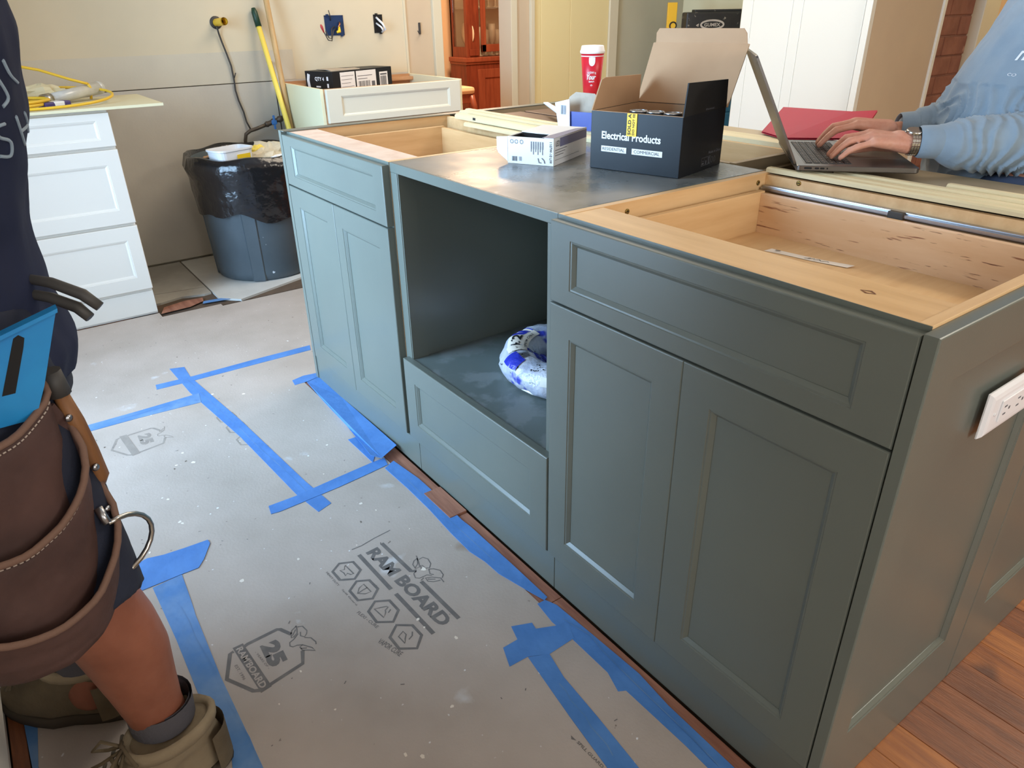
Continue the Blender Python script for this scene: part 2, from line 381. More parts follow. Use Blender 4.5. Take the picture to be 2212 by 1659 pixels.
# white tile remnant under the rubbish bin, split in tiles
def tile(poly, mt, z=.004):
    m = MB(); m.prism(poly, -.02, z); obj('floor_tile', m, mt, floor)
tile([(-.055, 3.85), (-.060, 3.13), (.02, 3.048), (.394, 3.185), (.62, 3.27), (.62, 3.85)], M['tile'])
tile([(-.42, 3.85), (-.42, 3.40), (-.066, 3.34), (-.062, 3.85)], M['tile_dusty'])
tile([(-.42, 3.394), (-.42, 3.25), (-.30, 3.235), (-.20, 3.262), (-.10, 3.232), (-.066, 3.24), (-.066, 3.333)], M['tile_dusty'])
mb = MB(); mb.box(-.45, 3.05, -.02, .6, 3.85, -.006); obj('tile_bed', mb, M['subfloor'], floor)
mb = MB(); mb.prism([(-.33, 3.09), (-.20, 3.10), (-.13, 3.14), (-.12, 3.19), (-.20, 3.20), (-.30, 3.17)], .002, .0028); obj('brick_dust', mb, M['oak_raw'], floor)
mb = MB(); mb.box(-1.9, 1.18, -.02, -1.06, WY, -.001); mb.box(-1.06, 3.115, -.02, -.45, WY, -.001); obj('oak_field', mb, M['oak'], floor)

# back wall, with the doorway to the dining room
mb = MB()
mb.box(-1.9, WY, .885, 1.455, WY+.1, CH); mb.box(1.455, WY+.012, 0, 1.64, WY+.1, CH); mb.box(1.64, WY, 2.1, 2.42, WY+.1, CH)
mb.box(2.33, WY, 0, 2.40, WY+.1, 2.1); mb.box(-1.9, WY+.04, -.03, 1.455, WY+.1, .885)
struct('wall_back', mb, [M['plaster']])
wb = bpy.data.objects['wall_back']
mb = MB(); mb.box(-1.9, WY-.002, .012, .622, WY+.1, .881); mb.box(.63, WY, .012, 1.455, WY+.1, .885); obj('lower_drywall', mb, M['drywall_low'], wb)
mb = MB(); mb.box(-1.9, WY-.0015, .886, .75, WY+.01, 1.035); obj('drywall_patch', mb, M['drywall'], wb)
mb = MB(); mb.box(1.449, WY-.006, 0, 1.462, WY+.02, CH); obj('corner_bead', mb, M['trim_cream'], wb)
mb = MB(); mb.box(1.462, WY+.004, 0, 1.64, WY+.02, CH); obj('tan_panel', mb, M['paint_tan'], wb)
mb = MB(); mb.box(1.64, WY-.02, 0, 1.70, WY+.12, 2.16, b=.004); mb.box(1.70, WY-.02, 2.1, 2.3, WY+.12, 2.16)
struct('trim_1', mb, M['trim_cream'])
mb = MB(); mb.box(2.215, WY-.02, 0, 2.265, WY+.12, 2.16, b=.004); mb.box(2.265, WY-.005, 0, 2.37, WY+.11, CH); mb.box(2.37, WY-.03, 0, 2.40, WY+.05, CH, b=.003)
struct('trim_2', mb, [M['trim_cream']])
mb = MB(); mb.box(2.268, WY-.008, 0, 2.368, WY, CH); struct('trim_3', mb, M['paint_tan'])
# panelled cream pantry door in the back wall
def board_door(name, T, wd, ht, mt, seams, label):
    d = bpy.data.objects.new(name, None); COL.objects.link(d); d['kind'] = 'structure'; d['label'] = label
    o = T @ V((0, 0, 0)); d.location = o; ORG[d.name] = o
    xs = [0]+seams+[wd]
    for a, b in zip(xs, xs[1:]):
        m = MB(); m.box(a+.0015, 0, -.03, b-.0015, ht, 0, b=.003, T=T); obj('door_board', m, mt, d)
    m = MB(); m.box(.01, .01, -.036, wd-.01, ht-.01, -.004, T=T); obj('door_core', m, mt, d)
    return d
board_door('door_1', frame((2.41, WY-.01, .01), (1, 0, 0), (0, 0, 1)), .66, 2.08, M['door_cream'], [.055, .31], 'cream board door in the back wall right of the doorway')
mb = MB(); mb.box(3.07, WY-.025, 0, 3.15, WY+.05, 2.2, b=.004); mb.box(2.40, WY-.02, 2.1, 3.07, WY+.05, 2.2); struct('trim_4', mb, M['trim_cream'])
mb = MB(); mb.box(2.42, WY+.03, 0, 3.15, WY+.1, CH); mb.box(3.15, WY, 0, 3.84, WY+.1, CH); struct('wall_nook_back', mb, M['paint_greige'])
mb = MB(); mb.box(3.84, 2.0, 0, 3.94, WY+.1, CH); struct('wall_nook_right', mb, M['paint_cream'])
# closet block with white board door, tan side, brick chimney
mb = MB(); mb.box(3.0, 1.86, 0, 3.1, 2.66, CH); mb.box(3.1, 2.56, 0, 3.84, 2.66, CH); struct('wall_closet_left', mb, M['paint_cream'])
board_door('door_2', frame((2.992, 2.655, .01), (0, -1, 0), (0, 0, 1)), .755, CH-.03, M['door_white'], [.075, .335, .40], 'white board closet door behind the laptop')
mb = MB(); mb.box(2.965, 1.85, 0, 3.0, 1.885, CH, b=.003); struct('trim_5', mb, M['trim_white'])
mb = MB(); mb.box(3.0, 1.85, 0, 3.68, 1.95, CH); struct('wall_closet_side', mb, M['paint_tan'])
mb = MB(); mb.box(3.66, 1.838, 0, 3.69, 1.88, CH, b=.004); struct('trim_6', mb, M['trim_white'])
mb = MB(); mb.box(3.69, 1.885, 0, 4.10, 2.0, CH); chim = struct('wall_chimney', mb, M['mortar'])
z = .0; row = 0
while z < CH-.07:
    x = 3.69 - (.14 if row % 2 else 0)
    while x < 4.08:
        a = max(x, 3.692); b = min(x+.272, 4.095)
        if b-a > .03:
            m = MB(); m.box(a, 1.874+.005*random.random(), z, b, 1.9, z+.096, b=.006); obj('brick', m, M['brick'], chim)
        x += .28
    z += .104; row += 1
mb = MB(); mb.box(4.10, 1.82, 0, 4.29, 1.95, CH, b=.005); struct('trim_7', mb, M['trim_cream'])
mb = MB(); mb.box(4.29, 1.86, 0, 4.9, 1.95, CH); struct('wall_right_far', mb, M['dining_wall'])
mb = MB(); mb.box(4.9, -2.8, 0, 5.0, 1.95, CH); struct('wall_right', mb, M['paint_cream'])
mb = MB(); mb.box(-1.9, -2.8, -.06, 5, -2.72, -.02); mb.box(3.94, -2.8, -.06, 5, 1.9, -.01); struct('floor_far', mb, M['oak'])
# left wall with the patio door opening, rear wall with a window opening
mb = MB(); mb.box(-1.9, -2.8, 0, -1.78, -1.9, CH); mb.box(-1.9, -1.0, 0, -1.78, 1.4, CH); mb.box(-1.9, -1.9, 0, -1.78, -1.0, 1.1); mb.box(-1.9, -1.9, 2.0, -1.78, -1.0, CH); mb.box(-1.9, 2.9, 0, -1.78, WY+.1, CH); mb.box(-1.9, 1.4, 2.12, -1.78, 2.9, CH); mb.box(-1.9, 1.4, 0, -1.78, 2.9, .05)
struct('wall_left', mb, M['plaster'])
mb = MB()
for y in (1.4, 2.12, 2.83): mb.box(-1.85, y, .05, -1.80, y+.07, 2.12)
mb.box(-1.85, 1.4, .05, -1.80, 2.9, .13); mb.box(-1.85, 1.4, 2.05, -1.80, 2.9, 2.12)
win = struct('window_1', mb, M['trim_white'])
mb = MB(); mb.box(-1.83, 1.47, .13, -1.824, 2.83, 2.05); obj('pane', mb, M['glass'], win)
mb = MB()
for y in (-1.9, -1.06): mb.box(-1.86, y, 1.1, -1.81, y+.06, 2.0)
mb.box(-1.86, -1.9, 1.1, -1.81, -1.0, 1.16); mb.box(-1.86, -1.9, 1.94, -1.81, -1.0, 2.0)
win = struct('added_side_window', mb, M['trim_white'])  # unseen window, added to go with the side fill light
mb = MB(); mb.box(-1.84, -1.85, 1.15, -1.834, -1.05, 1.95); obj('pane', mb, M['glass'], win)
mb = MB(); mb.box(-1.9, -2.8, 0, -.7, -2.7, CH); mb.box(.9, -2.8, 0, 5, -2.7, CH); mb.box(-.7, -2.8, 0, .9, -2.7, .9); mb.box(-.7, -2.8, 2.1, .9, -2.7, CH)
struct('wall_front', mb, M['plaster'])
mb = MB()
for x in (-.7, .07, .84): mb.box(x, -2.78, .9, x+.06, -2.73, 2.1)
mb.box(-.7, -2.78, .9, .9, -2.73, .96); mb.box(-.7, -2.78, 2.04, .9, -2.73, 2.1)
win = struct('window_2', mb, M['trim_white'])
mb = MB(); mb.box(-.65, -2.76, .95, .85, -2.754, 2.05); obj('pane', mb, M['glass'], win)
mb = MB(); mb.box(-1.9, -2.8, CH, 5, WY+.1, CH+.05); mb.box(.6, WY+.1, CH, 6.2, 7.2, CH+.05); struct('ceiling', mb, M['ceiling'])
# dining room beyond the doorway
mb = MB(); mb.box(.6, 6.78, 0, 6.2, 6.88, CH); struct('wall_dining_back', mb, M['dining_wall'])
mb = MB(); mb.box(.6, WY+.1, 0, .7, 6.8, CH); struct('wall_dining_left', mb, M['dining_wall'])
mb = MB(); mb.box(6.1, WY+.1, 0, 6.2, 6.8, CH); mb.box(3.94, WY, 0, 6.2, WY+.1, CH); mb.box(4.25, 1.95, 0, 4.35, WY, CH); struct('wall_dining_right', mb, M['dining_wall'])
# ---------------------------------------------------------------- island cabinets
H = .876
def shaker(T, wd, ht, mt, parent, name, t=.02, sl=.06, sr=.06, sb=.06, st=.06, rec=.0085, b=.0022):
    # framed front built in a local plane: u along the width, v up, n outwards; child 'panel' is the recessed field
    def ring(d0, d1, d2, d3, n): return [(d0, d2, n), (wd-d1, d2, n), (wd-d1, ht-d3, n), (d0, ht-d3, n)]
    m = MB()
    rings = [ring(0, 0, 0, 0, 0), ring(0, 0, 0, 0, t-b), ring(b*.4, b*.4, b*.4, b*.4, t-b*.35), ring(b, b, b, b, t),
             ring(sl, sr, sb, st, t), ring(sl+.001, sr+.001, sb+.001, st+.001, t-.0016), ring(sl+.004, sr+.004, sb+.004, st+.004, t-.002),
             ring(sl+.0105, sr+.0105, sb+.0105, st+.0105, t-rec+.001), ring(sl+.011, sr+.011, sb+.011, st+.011, t-rec-.002)]
    m.loft(rings, sm=False, cap=False, T=T)
    m.add([(0, 0, 0), (wd, 0, 0), (wd, ht, 0), (0, ht, 0)], [(3, 2, 1, 0)], T)
    o = obj(name, m, mt, parent)
    p = MB(); q = .0108; p.box(sl+q-.002, sb+q-.002, t-rec-.006, wd-sr-q+.002, ht-st-q+.002, t-rec, T=T)
    obj('panel', p, mt, o)
    return o
Fx = lambda y, z, x=0.0: frame((x, y, z), (0, -1, 0), (0, 0, 1))      # faces -x ; u runs towards -y
g = M['green']
def drawer_box(parent, x0, x1, y0, y1, z0, z1, floor_z, mats):
    ms, mf, mk = mats
    t = .014
    m = MB(); m.box(x0, y1-t, z0, x1, y1, z1, b=.001); d = obj('drawer_box', m, ms, parent)
    m = MB(); m.box(x0, y0, z0, x1, y0+t, z1, b=.001); obj('drawer_side', m, ms, d)
    m = MB(); m.box(x0, y0+t, z0, x0+t, y1-t, z1-.004); obj('drawer_inner_front', m, ms, d)
    m = MB(); m.box(x1-t, y0+t, z0, x1, y1-t, z1-.004, b=.001); obj('drawer_back', m, mk, d)
    m = MB(); m.box(x0+t, y0+t, floor_z-.006, x1-t, y1-t, floor_z); obj('drawer_floor', m, mf, d)
    return d
def carcass(name, label, y0, y1, rail_mat, side_mat, D=.6):
    c = thing(name, label, 'cabinet', (0, (y0+y1)/2, 0), group='green island cabinets')
    for a_ in (y1-.016, y0): m = MB(); m.box(0, a_, .0, D, a_+.016, H, b=.0008); obj('side_panel', m, side_mat, c)
    m = MB(); m.box(D-.014, y0+.016, .1, D, y1-.016, H-.004); obj('back_panel', m, side_mat, c)
    m = MB(); m.box(.004, y0+.016, .09, D-.014, y1-.016, .105); obj('bottom_panel', m, side_mat, c)
    m = MB(); m.box(.0, y0+.016, H-.018, .095, y1-.016, H-.001, b=.001); obj('top_rail', m, rail_mat, c)
    m = MB(); m.box(-.001, y0, .08, .0, y1, H-.0005); obj('face_edge', m, g, c)
    return c
def screw(parent, x, y, z, n):
    T = frame((x, y, z), (1, 0, 0) if abs(n[1]) else (0, 1, 0), (0, 0, 1)); m = MB()
    s = -1 if (T.to_3x3() @ V((0, 0, 1))).dot(V(n)) < 0 else 1
    T2 = T if s > 0 else T @ Matrix.Rotation(math.pi, 4, 'X')
    m.lathe([(.0055, -.001), (.0055, .0015), (.0035, .002), (.0008, .0012)], 10, T=T2); m.box(-.0035, -.0006, .0018, .0035, .0006, .0024, T=T2, mi=1)
    return obj('screw', m, [M['brass'], M['hole']], parent)
YB, YA, YF = .678, 1.325, 2.03
# near cabinet
near = carcass('island_cabinet', 'dark green two door island base cabinet nearest the bottom right corner, open on top', .0, YB-.002, M['maple_y'], M['maple'])
shaker(Fx(YB-.003, .7135), YB-.005, .1545, g, near, 'drawer_front', sl=.055, sr=.06, sb=.032, st=.028)
shaker(Fx(YB-.003, .0945), .336, .615, g, near, 'door', sl=.058, sr=.06)
shaker(Fx(.339, .0945), .337, .615, g, near, 'door', sl=.06, sr=.058)
drawer_box(near, .02, .555, .028, .648, .725, .845, .756, (M['maple'], M['maple'], M['maple_streak']))
screw(near, .158, YB-.018, .857, (0, -1, 0)); screw(near, .561, YB-.018, .857, (0, -1, 0)); screw(near, .586, .575, .866, (-1, 0, 0))
m = MB(); m.box(.572, .05, .838, .5855, .655, .852, b=.002); m.box(.566, .05, .842, .572, .655, .848); sl_ = obj('drawer_slide', m, M['zinc'], near)
m = MB(); m.box(.562, .33, .838, .574, .36, .852, b=.002); obj('slide_clip', m, M['rubber'], sl_)
# microwave cabinet
mw = thing('island_cabinet', 'green island cabinet with open microwave bay above a single drawer', 'cabinet', (0, 1.0, 0), group='green island cabinets')
m = MB(); m.box(.0, YB, H-.024, .606, YA+.012, H-.0004, b=.0015); tpp = obj('top_panel', m, g, mw)
m = MB(); m.box(.004, YB+.002, H-.001, .604, YA+.010, H); obj('dusty_top', m, M['green_dust'], tpp)
for a_, b_ in ((YA-.022, YA+.010), (YB, YB+.03)): m = MB(); m.box(0, a_, .0, .6, b_, H-.024, b=.001); obj('side_panel', m, g, mw)
m = MB(); m.box(.585, YB+.03, .0, .6, YA-.022, H-.024); obj('back_panel', m, g, mw)
m = MB(); m.box(.0, YB+.03, .325, .585, YA-.022, .346, b=.001); obj('bay_floor', m, M['green_ledge'], mw)
m = MB(); m.box(.002, YA-.026, .346, .05, YA-.022, H-.024); obj('filler_strip', m, g, mw)
shaker(Fx(YA-.004, .0945), YA-YB-.006, .2545, g, mw, 'drawer_front', sl=.056, sr=.06)
# far cabinet
far = carcass('island_cabinet', 'green two door island base cabinet at the far end, beside the grey bin', YA+.013, YF, M['maple_pink'], M['maple'])
fw = YF-YA-.018
shaker(Fx(YF-.002, .7135), fw, .1545, g, far, 'drawer_front', sl=.065, sr=.056, sb=.032, st=.028)
shaker(Fx(YF-.002, .0945), fw/2-.001, .615, g, far, 'door', sl=.07, sr=.056)
shaker(Fx(YF-.002-fw/2-.001, .0945), fw/2-.001, .615, g, far, 'door', sl=.05, sr=.056)
drawer_box(far, .02, .555, YA+.045, YF-.035, .725, .845, .745, (M['maple'], M['maple_pink'], M['maple_y']))
# toe boards, end panels
for a, b, lab in ((.0, .652, 'near'), (.654, 1.272, 'middle'), (1.274, 2.05, 'far')):
    m = MB(); m.box(-.0165, a, .001, -.001, b, .0935, b=.0012)
    tag(obj('toe_board', m, g, origin=(0, (a+b)/2, 0)), {'near': 'green toe board under the near two door cabinet', 'middle': 'green toe board under the microwave bay drawer', 'far': 'green toe board under the far two door cabinet'}[lab], 'toe board', 'toe boards along the island front')
# end panel nearest the camera: two framed panels side by side, with stiles of their own
ep = thing('end_panel', 'green framed panel covering the near end of the island, with an outlet', 'panel', (.4, -.01, 0))
Ty = frame((-.02, -.001, .0), (1, 0, 0), (0, 0, 1))
shaker(frame((-.02, -.001, .001), (1, 0, 0), (0, 0, 1)), .468, H-.005, g, ep, 'framed_panel', t=.019, sl=.064, sr=.083, sb=.156, st=.07)
shaker(frame((.4495, -.001, .001), (1, 0, 0), (0, 0, 1)), .43, H-.005, g, ep, 'framed_panel', t=.019, sl=.072, sr=.06, sb=.156, st=.07)
fe = thing('end_panel', 'green flat panel covering the far end of the island', 'panel', (.6, YF+.01, 0))
m = MB(); m.box(-.02, YF+.001, .001, 1.25, YF+.022, H+.003, b=.001); obj('board', m, g, fe)
m = MB(); m.box(-.018, YF-.020, H+.0004, 1.24, YF+.001, H+.003); obj('top_edge', m, g, fe)
# outlet in the near end panel
ot = thing('outlet', 'white duplex outlet plate mounted sideways on the green end panel', 'outlet', (.25, -.02, .70))
To = frame((.178, -.0205, .667), (1, 0, 0), (0, 0, 1))
m = MB(); wd, ht = .146, .07
def rr(d, n): return [(d, d, n), (wd-d, d, n), (wd-d, ht-d, n), (d, ht-d, n)]
m.loft([rr(-.000, 0), rr(0, .002), rr(.004, .0065), rr(.010, .008)], sm=False, T=To); obj('plate', m, M['plastic_white'], ot)
m = MB(); m.box(.034, .018, .008, .112, .052, .0105, b=.001, T=To); face = obj('socket_face', m, M['plastic_white'], ot)
m = MB()
for cx in (.052, .094):
    for dx, dy, a, b in ((-.006, .006, .0012, .004), (-.006, -.006, .0012, .004), (.007, 0, .0022, .0022)):
        m.box(cx+dx-b, .035+dy-a, .0105, cx+dx+b, .035+dy+a, .0109, T=To)
obj('slots', m, M['ink_grey'], face)
m = MB()
for cx in (.02, .126): m.lathe([(.003, .008), (.003, .009), (.0004, .0092)], 8, T=To @ Matrix.Translation((cx, .035, 0)))
obj('plate_screw', m, M['plastic_white'], ot)
# rear row of cabinets, back to back with the front row
def rear_box(label, x0, x1, y0, y1, top_mat, group='rear island cabinets'):
    c = thing('base_cabinet', label, 'cabinet', ((x0+x1)/2, (y0+y1)/2, 0), group=group)
    for a_ in (y0, y1-.018): m = MB(); m.box(x0, a_, 0, x1, a_+.018, H, b=.001); obj('side_panel', m, M['tan_board'], c)
    m = MB(); m.box(x0, y0+.018, 0, x0+.018, y1-.018, H-.002, b=.001); obj('back_panel', m, M['tan_board'], c)
    m = MB(); m.box(x0+.018, y0+.018, .45, x1-.10, y1-.018, .47); obj('shelf', m, M['maple_y'], c)
    return c
r1 = rear_box('open topped rear cabinet behind the black carton, bare wood inside', .622, 1.02, .772, 1.33, None)
m = MB(); m.box(.925, .79, .48, .94, 1.312, H-.012); obj('front_inside', m, M['maple_y'], r1)
m = MB(); m.box(.94, .79, H-.02, 1.02, 1.312, H, b=.001); obj('top_rail', m, M['strip'], r1)
m = MB(); m.box(1.02, .772, .1, 1.10, 1.33, H-.001, b=.002); obj('drawer_front', m, M['tan_board'], r1)
r2 = rear_box('open topped rear cabinet at the far corner with brown cartons inside', .622, 1.16, 1.335, YF, None)
m = MB(); m.box(1.075, 1.353, .48, 1.088, YF-.018, H-.01); obj('front_inside', m, M['maple'], r2)
m = MB(); m.box(1.09, 1.353, H-.02, 1.16, YF-.018, H, b=.001); obj('top_rail', m, M['strip'], r2)
m = MB(); m.box(1.16, 1.335, .1, 1.25, YF, H-.001, b=.002); obj('drawer_front', m, M['tan_board'], r2)
r3 = thing('base_cabinet', 'shallow tan rear cabinet under the laptop and the sleeve', 'cabinet', (.75, .38, 0), group='rear island cabinets')
for q_ in ((.622, .0, .90, .018), (.622, .748, .90, .766), (.622, .018, .64, .748), (.862, .018, .88, .748)):
    m = MB(); m.box(q_[0], q_[1], 0, q_[2], q_[3], H-.023); obj('side_panel', m, M['tan_board'], r3)
m = MB(); m.box(.70, .0, H-.022, .885, .60, H-.004, b=.001); obj('top_board', m, M['tan_board'], r3)
# cartons standing inside the far rear cabinet
for i, (x0, x1, y0, y1, lab) in enumerate(((.745, .895, 1.40, 1.985, 'brown carton in the far open cabinet, beside the wood strips'), (.912, 1.07, 1.40, 1.985, 'brown carton in the far open cabinet, beside the bare top rail'))):
    m = MB(); m.box(x0, y0, .471, x1, y1, .866, b=.004)
    c = tag(obj('brown_carton', m, M['brown_card'], origin=((x0+x1)/2, (y0+y1)/2, .471)), lab, 'carton', 'brown cartons in the rear cabinet')
# strips of moulding lying on the joint between the rows
def strip_piece(x, wd, hgt, y0, y1, z0, lab, tilt=0):
    m = MB(); prof = [(0, 0), (wd, 0), (wd, hgt*.45), (wd*.62, hgt*.6), (wd*.55, hgt), (wd*.12, hgt), (0, hgt*.7)]
    T = frame((x, y1, z0), (1, tilt, 0), (0, 0, 1))
    n = (T.to_3x3() @ V((0, 0, 1))); L = y1-y0
    m.prism(prof, 0, L, T=T)
    return tag(obj('moulding_strip', m, M['strip'], origin=(x+wd/2, (y0+y1)/2, z0)), lab, 'moulding', 'cream moulding strips on the island')
strip_piece(.545, .040, .012, 1.15, 1.84, H-.016, 'cream moulding strip lying lowest over the far drawer')
strip_piece(.567, .052, .016, 1.17, 1.93, H-.002, 'cream moulding strip with a black mark near its end, over the far drawer')
strip_piece(.624, .040, .014, 1.20, 1.99, H+.0005, 'cream moulding strip in the middle of the far bundle')
strip_piece(.668, .034, .014, 1.22, 2.02, H+.0005, 'cream moulding strip next to the brown cartons')
m = MB(); m.box(.5665, 1.80, H+.003, .567, 1.816, H+.011); tag(obj('ink_mark', m, M['ink'], origin=(.567, 1.8, H)), 'black mark on the end of a cream moulding strip', 'mark')
strip_piece(.590, .032, .010, .02, .664, H+.0005, 'cream moulding strip nearest the open drawer, by the laptop')
strip_piece(.626, .044, .012, -.05, .60, H-.003, 'cream moulding strip under the front of the laptop')
strip_piece(.672, .036, .012, -.05, .55, H-.003, 'cream moulding strip below the grey blue sleeve')
strip_piece(.712, .030, .014, -.05, .33, H-.003, 'cream moulding strip closest to the grey blue sleeve')
# strip of torn paper tape on the near drawer floor, handwriting on it
pt = thing('paper_tape', 'torn white paper tape with black writing in the near drawer', 'tape', (.45, .44, .757))
Tp = frame((.436, .533, .7565), (.03, -.177, 0), (1, 0, 0))
m = MB(); m.add([(0, -.004, 0), (.01, .012, .003), (.05, .017, .0005), (.12, .014, .0005), (.18, .012, .003), (.172, -.004, .001), (.1, -.006, .0004), (.04, -.003, .0004)], [(0, 1, 2, 7), (7, 2, 3, 6), (6, 3, 4, 5)], Tp); obj('strip', m, M['paper'], pt)
m = MB(); strokes(m, [(.085, .0), (.095, .009), (.092, .0), (.102, .010), (.104, .001), (.112, .009), (.118, .001), (.13, .006), (.135, .001)], .0022, T=Tp, lift=.0014); strokes(m, [(.02, .008), (.03, .01)], .004, T=Tp, lift=.003); obj('handwriting', m, M['ink'], pt)
m = MB(); strokes(m, [(.050, .118), (.056, .107), (.050, .098), (.045, .108), (.050, .118)], .003, z=H-.0004); k = obj('knot', m, M['oak_c'], near)
# ---------------------------------------------------------------- protective floor board, tape and print (floor coordinates in metres)
TAPE = {'long_diag': [(-0.445, 2.46), (-0.395, 2.442), (-0.399, 2.335), (-0.353, 1.895), (-0.317, 1.423), (-0.3, 1.279), (-0.344, 1.263), (-0.362, 1.378), (-0.388, 1.784), (-0.435, 2.209)], 'cross_right': [(-0.52, 2.348), (-0.525, 2.306), (-0.395, 2.298), (-0.153, 2.294), (0.055, 2.289), (0.07, 2.335), (-0.137, 2.34), (-0.385, 2.338)], 'left_low': [(-0.77, 2.175), (-0.771, 2.127), (-0.623, 2.123), (-0.423, 2.107), (-0.411, 2.181), (-0.613, 2.175)], 'cross_bottom': [(-0.444, 1.371), (-0.451, 1.332), (-0.429, 1.328), (-0.354, 1.331), (-0.248, 1.336), (-0.148, 1.346), (-0.086, 1.354), (-0.078, 1.393), (-0.12, 1.393), (-0.248, 1.382), (-0.365, 1.37)], 'corner_tab': [(-0.106, 2.072), (-0.112, 2.03), (-0.063, 2.029), (-0.012, 2.042), (-0.009, 2.075), (-0.059, 2.084)], 'edge_far': [(-0.068, 2.024), (-0.014, 2.039), (-0.016, 1.848), (-0.017, 1.69), (-0.025, 1.424), (-0.027, 1.406), (-0.097, 1.369), (-0.116, 1.403), (-0.086, 1.643), (-0.079, 1.844)], 'mid_tab': [(-0.12, 1.559), (-0.082, 1.558), (-0.084, 1.437), (-0.117, 1.391)], 'edge_mid': [(-0.102, 1.342), (-0.063, 1.362), (-0.049, 1.235), (-0.048, 1.143), (-0.053, 0.993), (-0.05, 0.955), (-0.049, 0.77), (-0.05, 0.637), (-0.061, 0.633), (-0.069, 0.663), (-0.094, 0.768), (-0.096, 0.823), (-0.106, 0.878), (-0.105, 0.968), (-0.099, 1.086), (-0.098, 1.212)], 'edge_near': [(-0.081, 0.634), (-0.059, 0.633), (-0.048, 0.605), (-0.046, 0.566), (-0.042, 0.493), (-0.036, 0.356), (-0.045, 0.268), (-0.048, 0.102), (-0.087, 0.103), (-0.086, 0.132), (-0.084, 0.189), (-0.086, 0.342), (-0.1, 0.35), (-0.085, 0.396), (-0.085, 0.51), (-0.089, 0.571)], 'cross_near': [(-0.218, 0.577), (-0.18, 0.577), (-0.169, 0.615), (-0.126, 0.596), (-0.13, 0.577), (-0.084, 0.555), (-0.058, 0.555), (-0.081, 0.507), (-0.15, 0.505), (-0.191, 0.527), (-0.236, 0.529)], 'strip_near': [(-0.191, 0.525), (-0.15, 0.505), (-0.164, 0.441), (-0.172, 0.332), (-0.184, 0.209), (-0.189, 0.148), (-0.234, 0.176), (-0.229, 0.242), (-0.214, 0.364)], 'cap_left': [(-0.837, 1.332), (-0.801, 1.334), (-0.763, 1.345), (-0.726, 1.334), (-0.676, 1.329), (-0.62, 1.326), (-0.619, 1.309), (-0.649, 1.256), (-0.669, 1.231), (-0.708, 1.232), (-0.795, 1.231), (-0.842, 1.238)], 'long_left': [(-0.776, 1.226), (-0.708, 1.232), (-0.713, 1.141), (-0.716, 1.096), (-0.718, 1.073), (-0.721, 0.963), (-0.724, 0.865), (-0.723, 0.713), (-0.723, 0.612), (-0.723, 0.543), (-0.766, 0.57), (-0.768, 0.646), (-0.753, 0.708), (-0.768, 0.774), (-0.773, 0.847), (-0.772, 1.024)], 'counter_strip': [(-1.063, 1.029), (-1.037, 1.009), (-1.048, 0.886), (-1.051, 0.853), (-1.059, 0.856), (-1.06, 0.894)], 'tile_strip': [(-0.143, 3.106), (-0.021, 3.087), (-0.01, 3.118), (-0.131, 3.135)]}
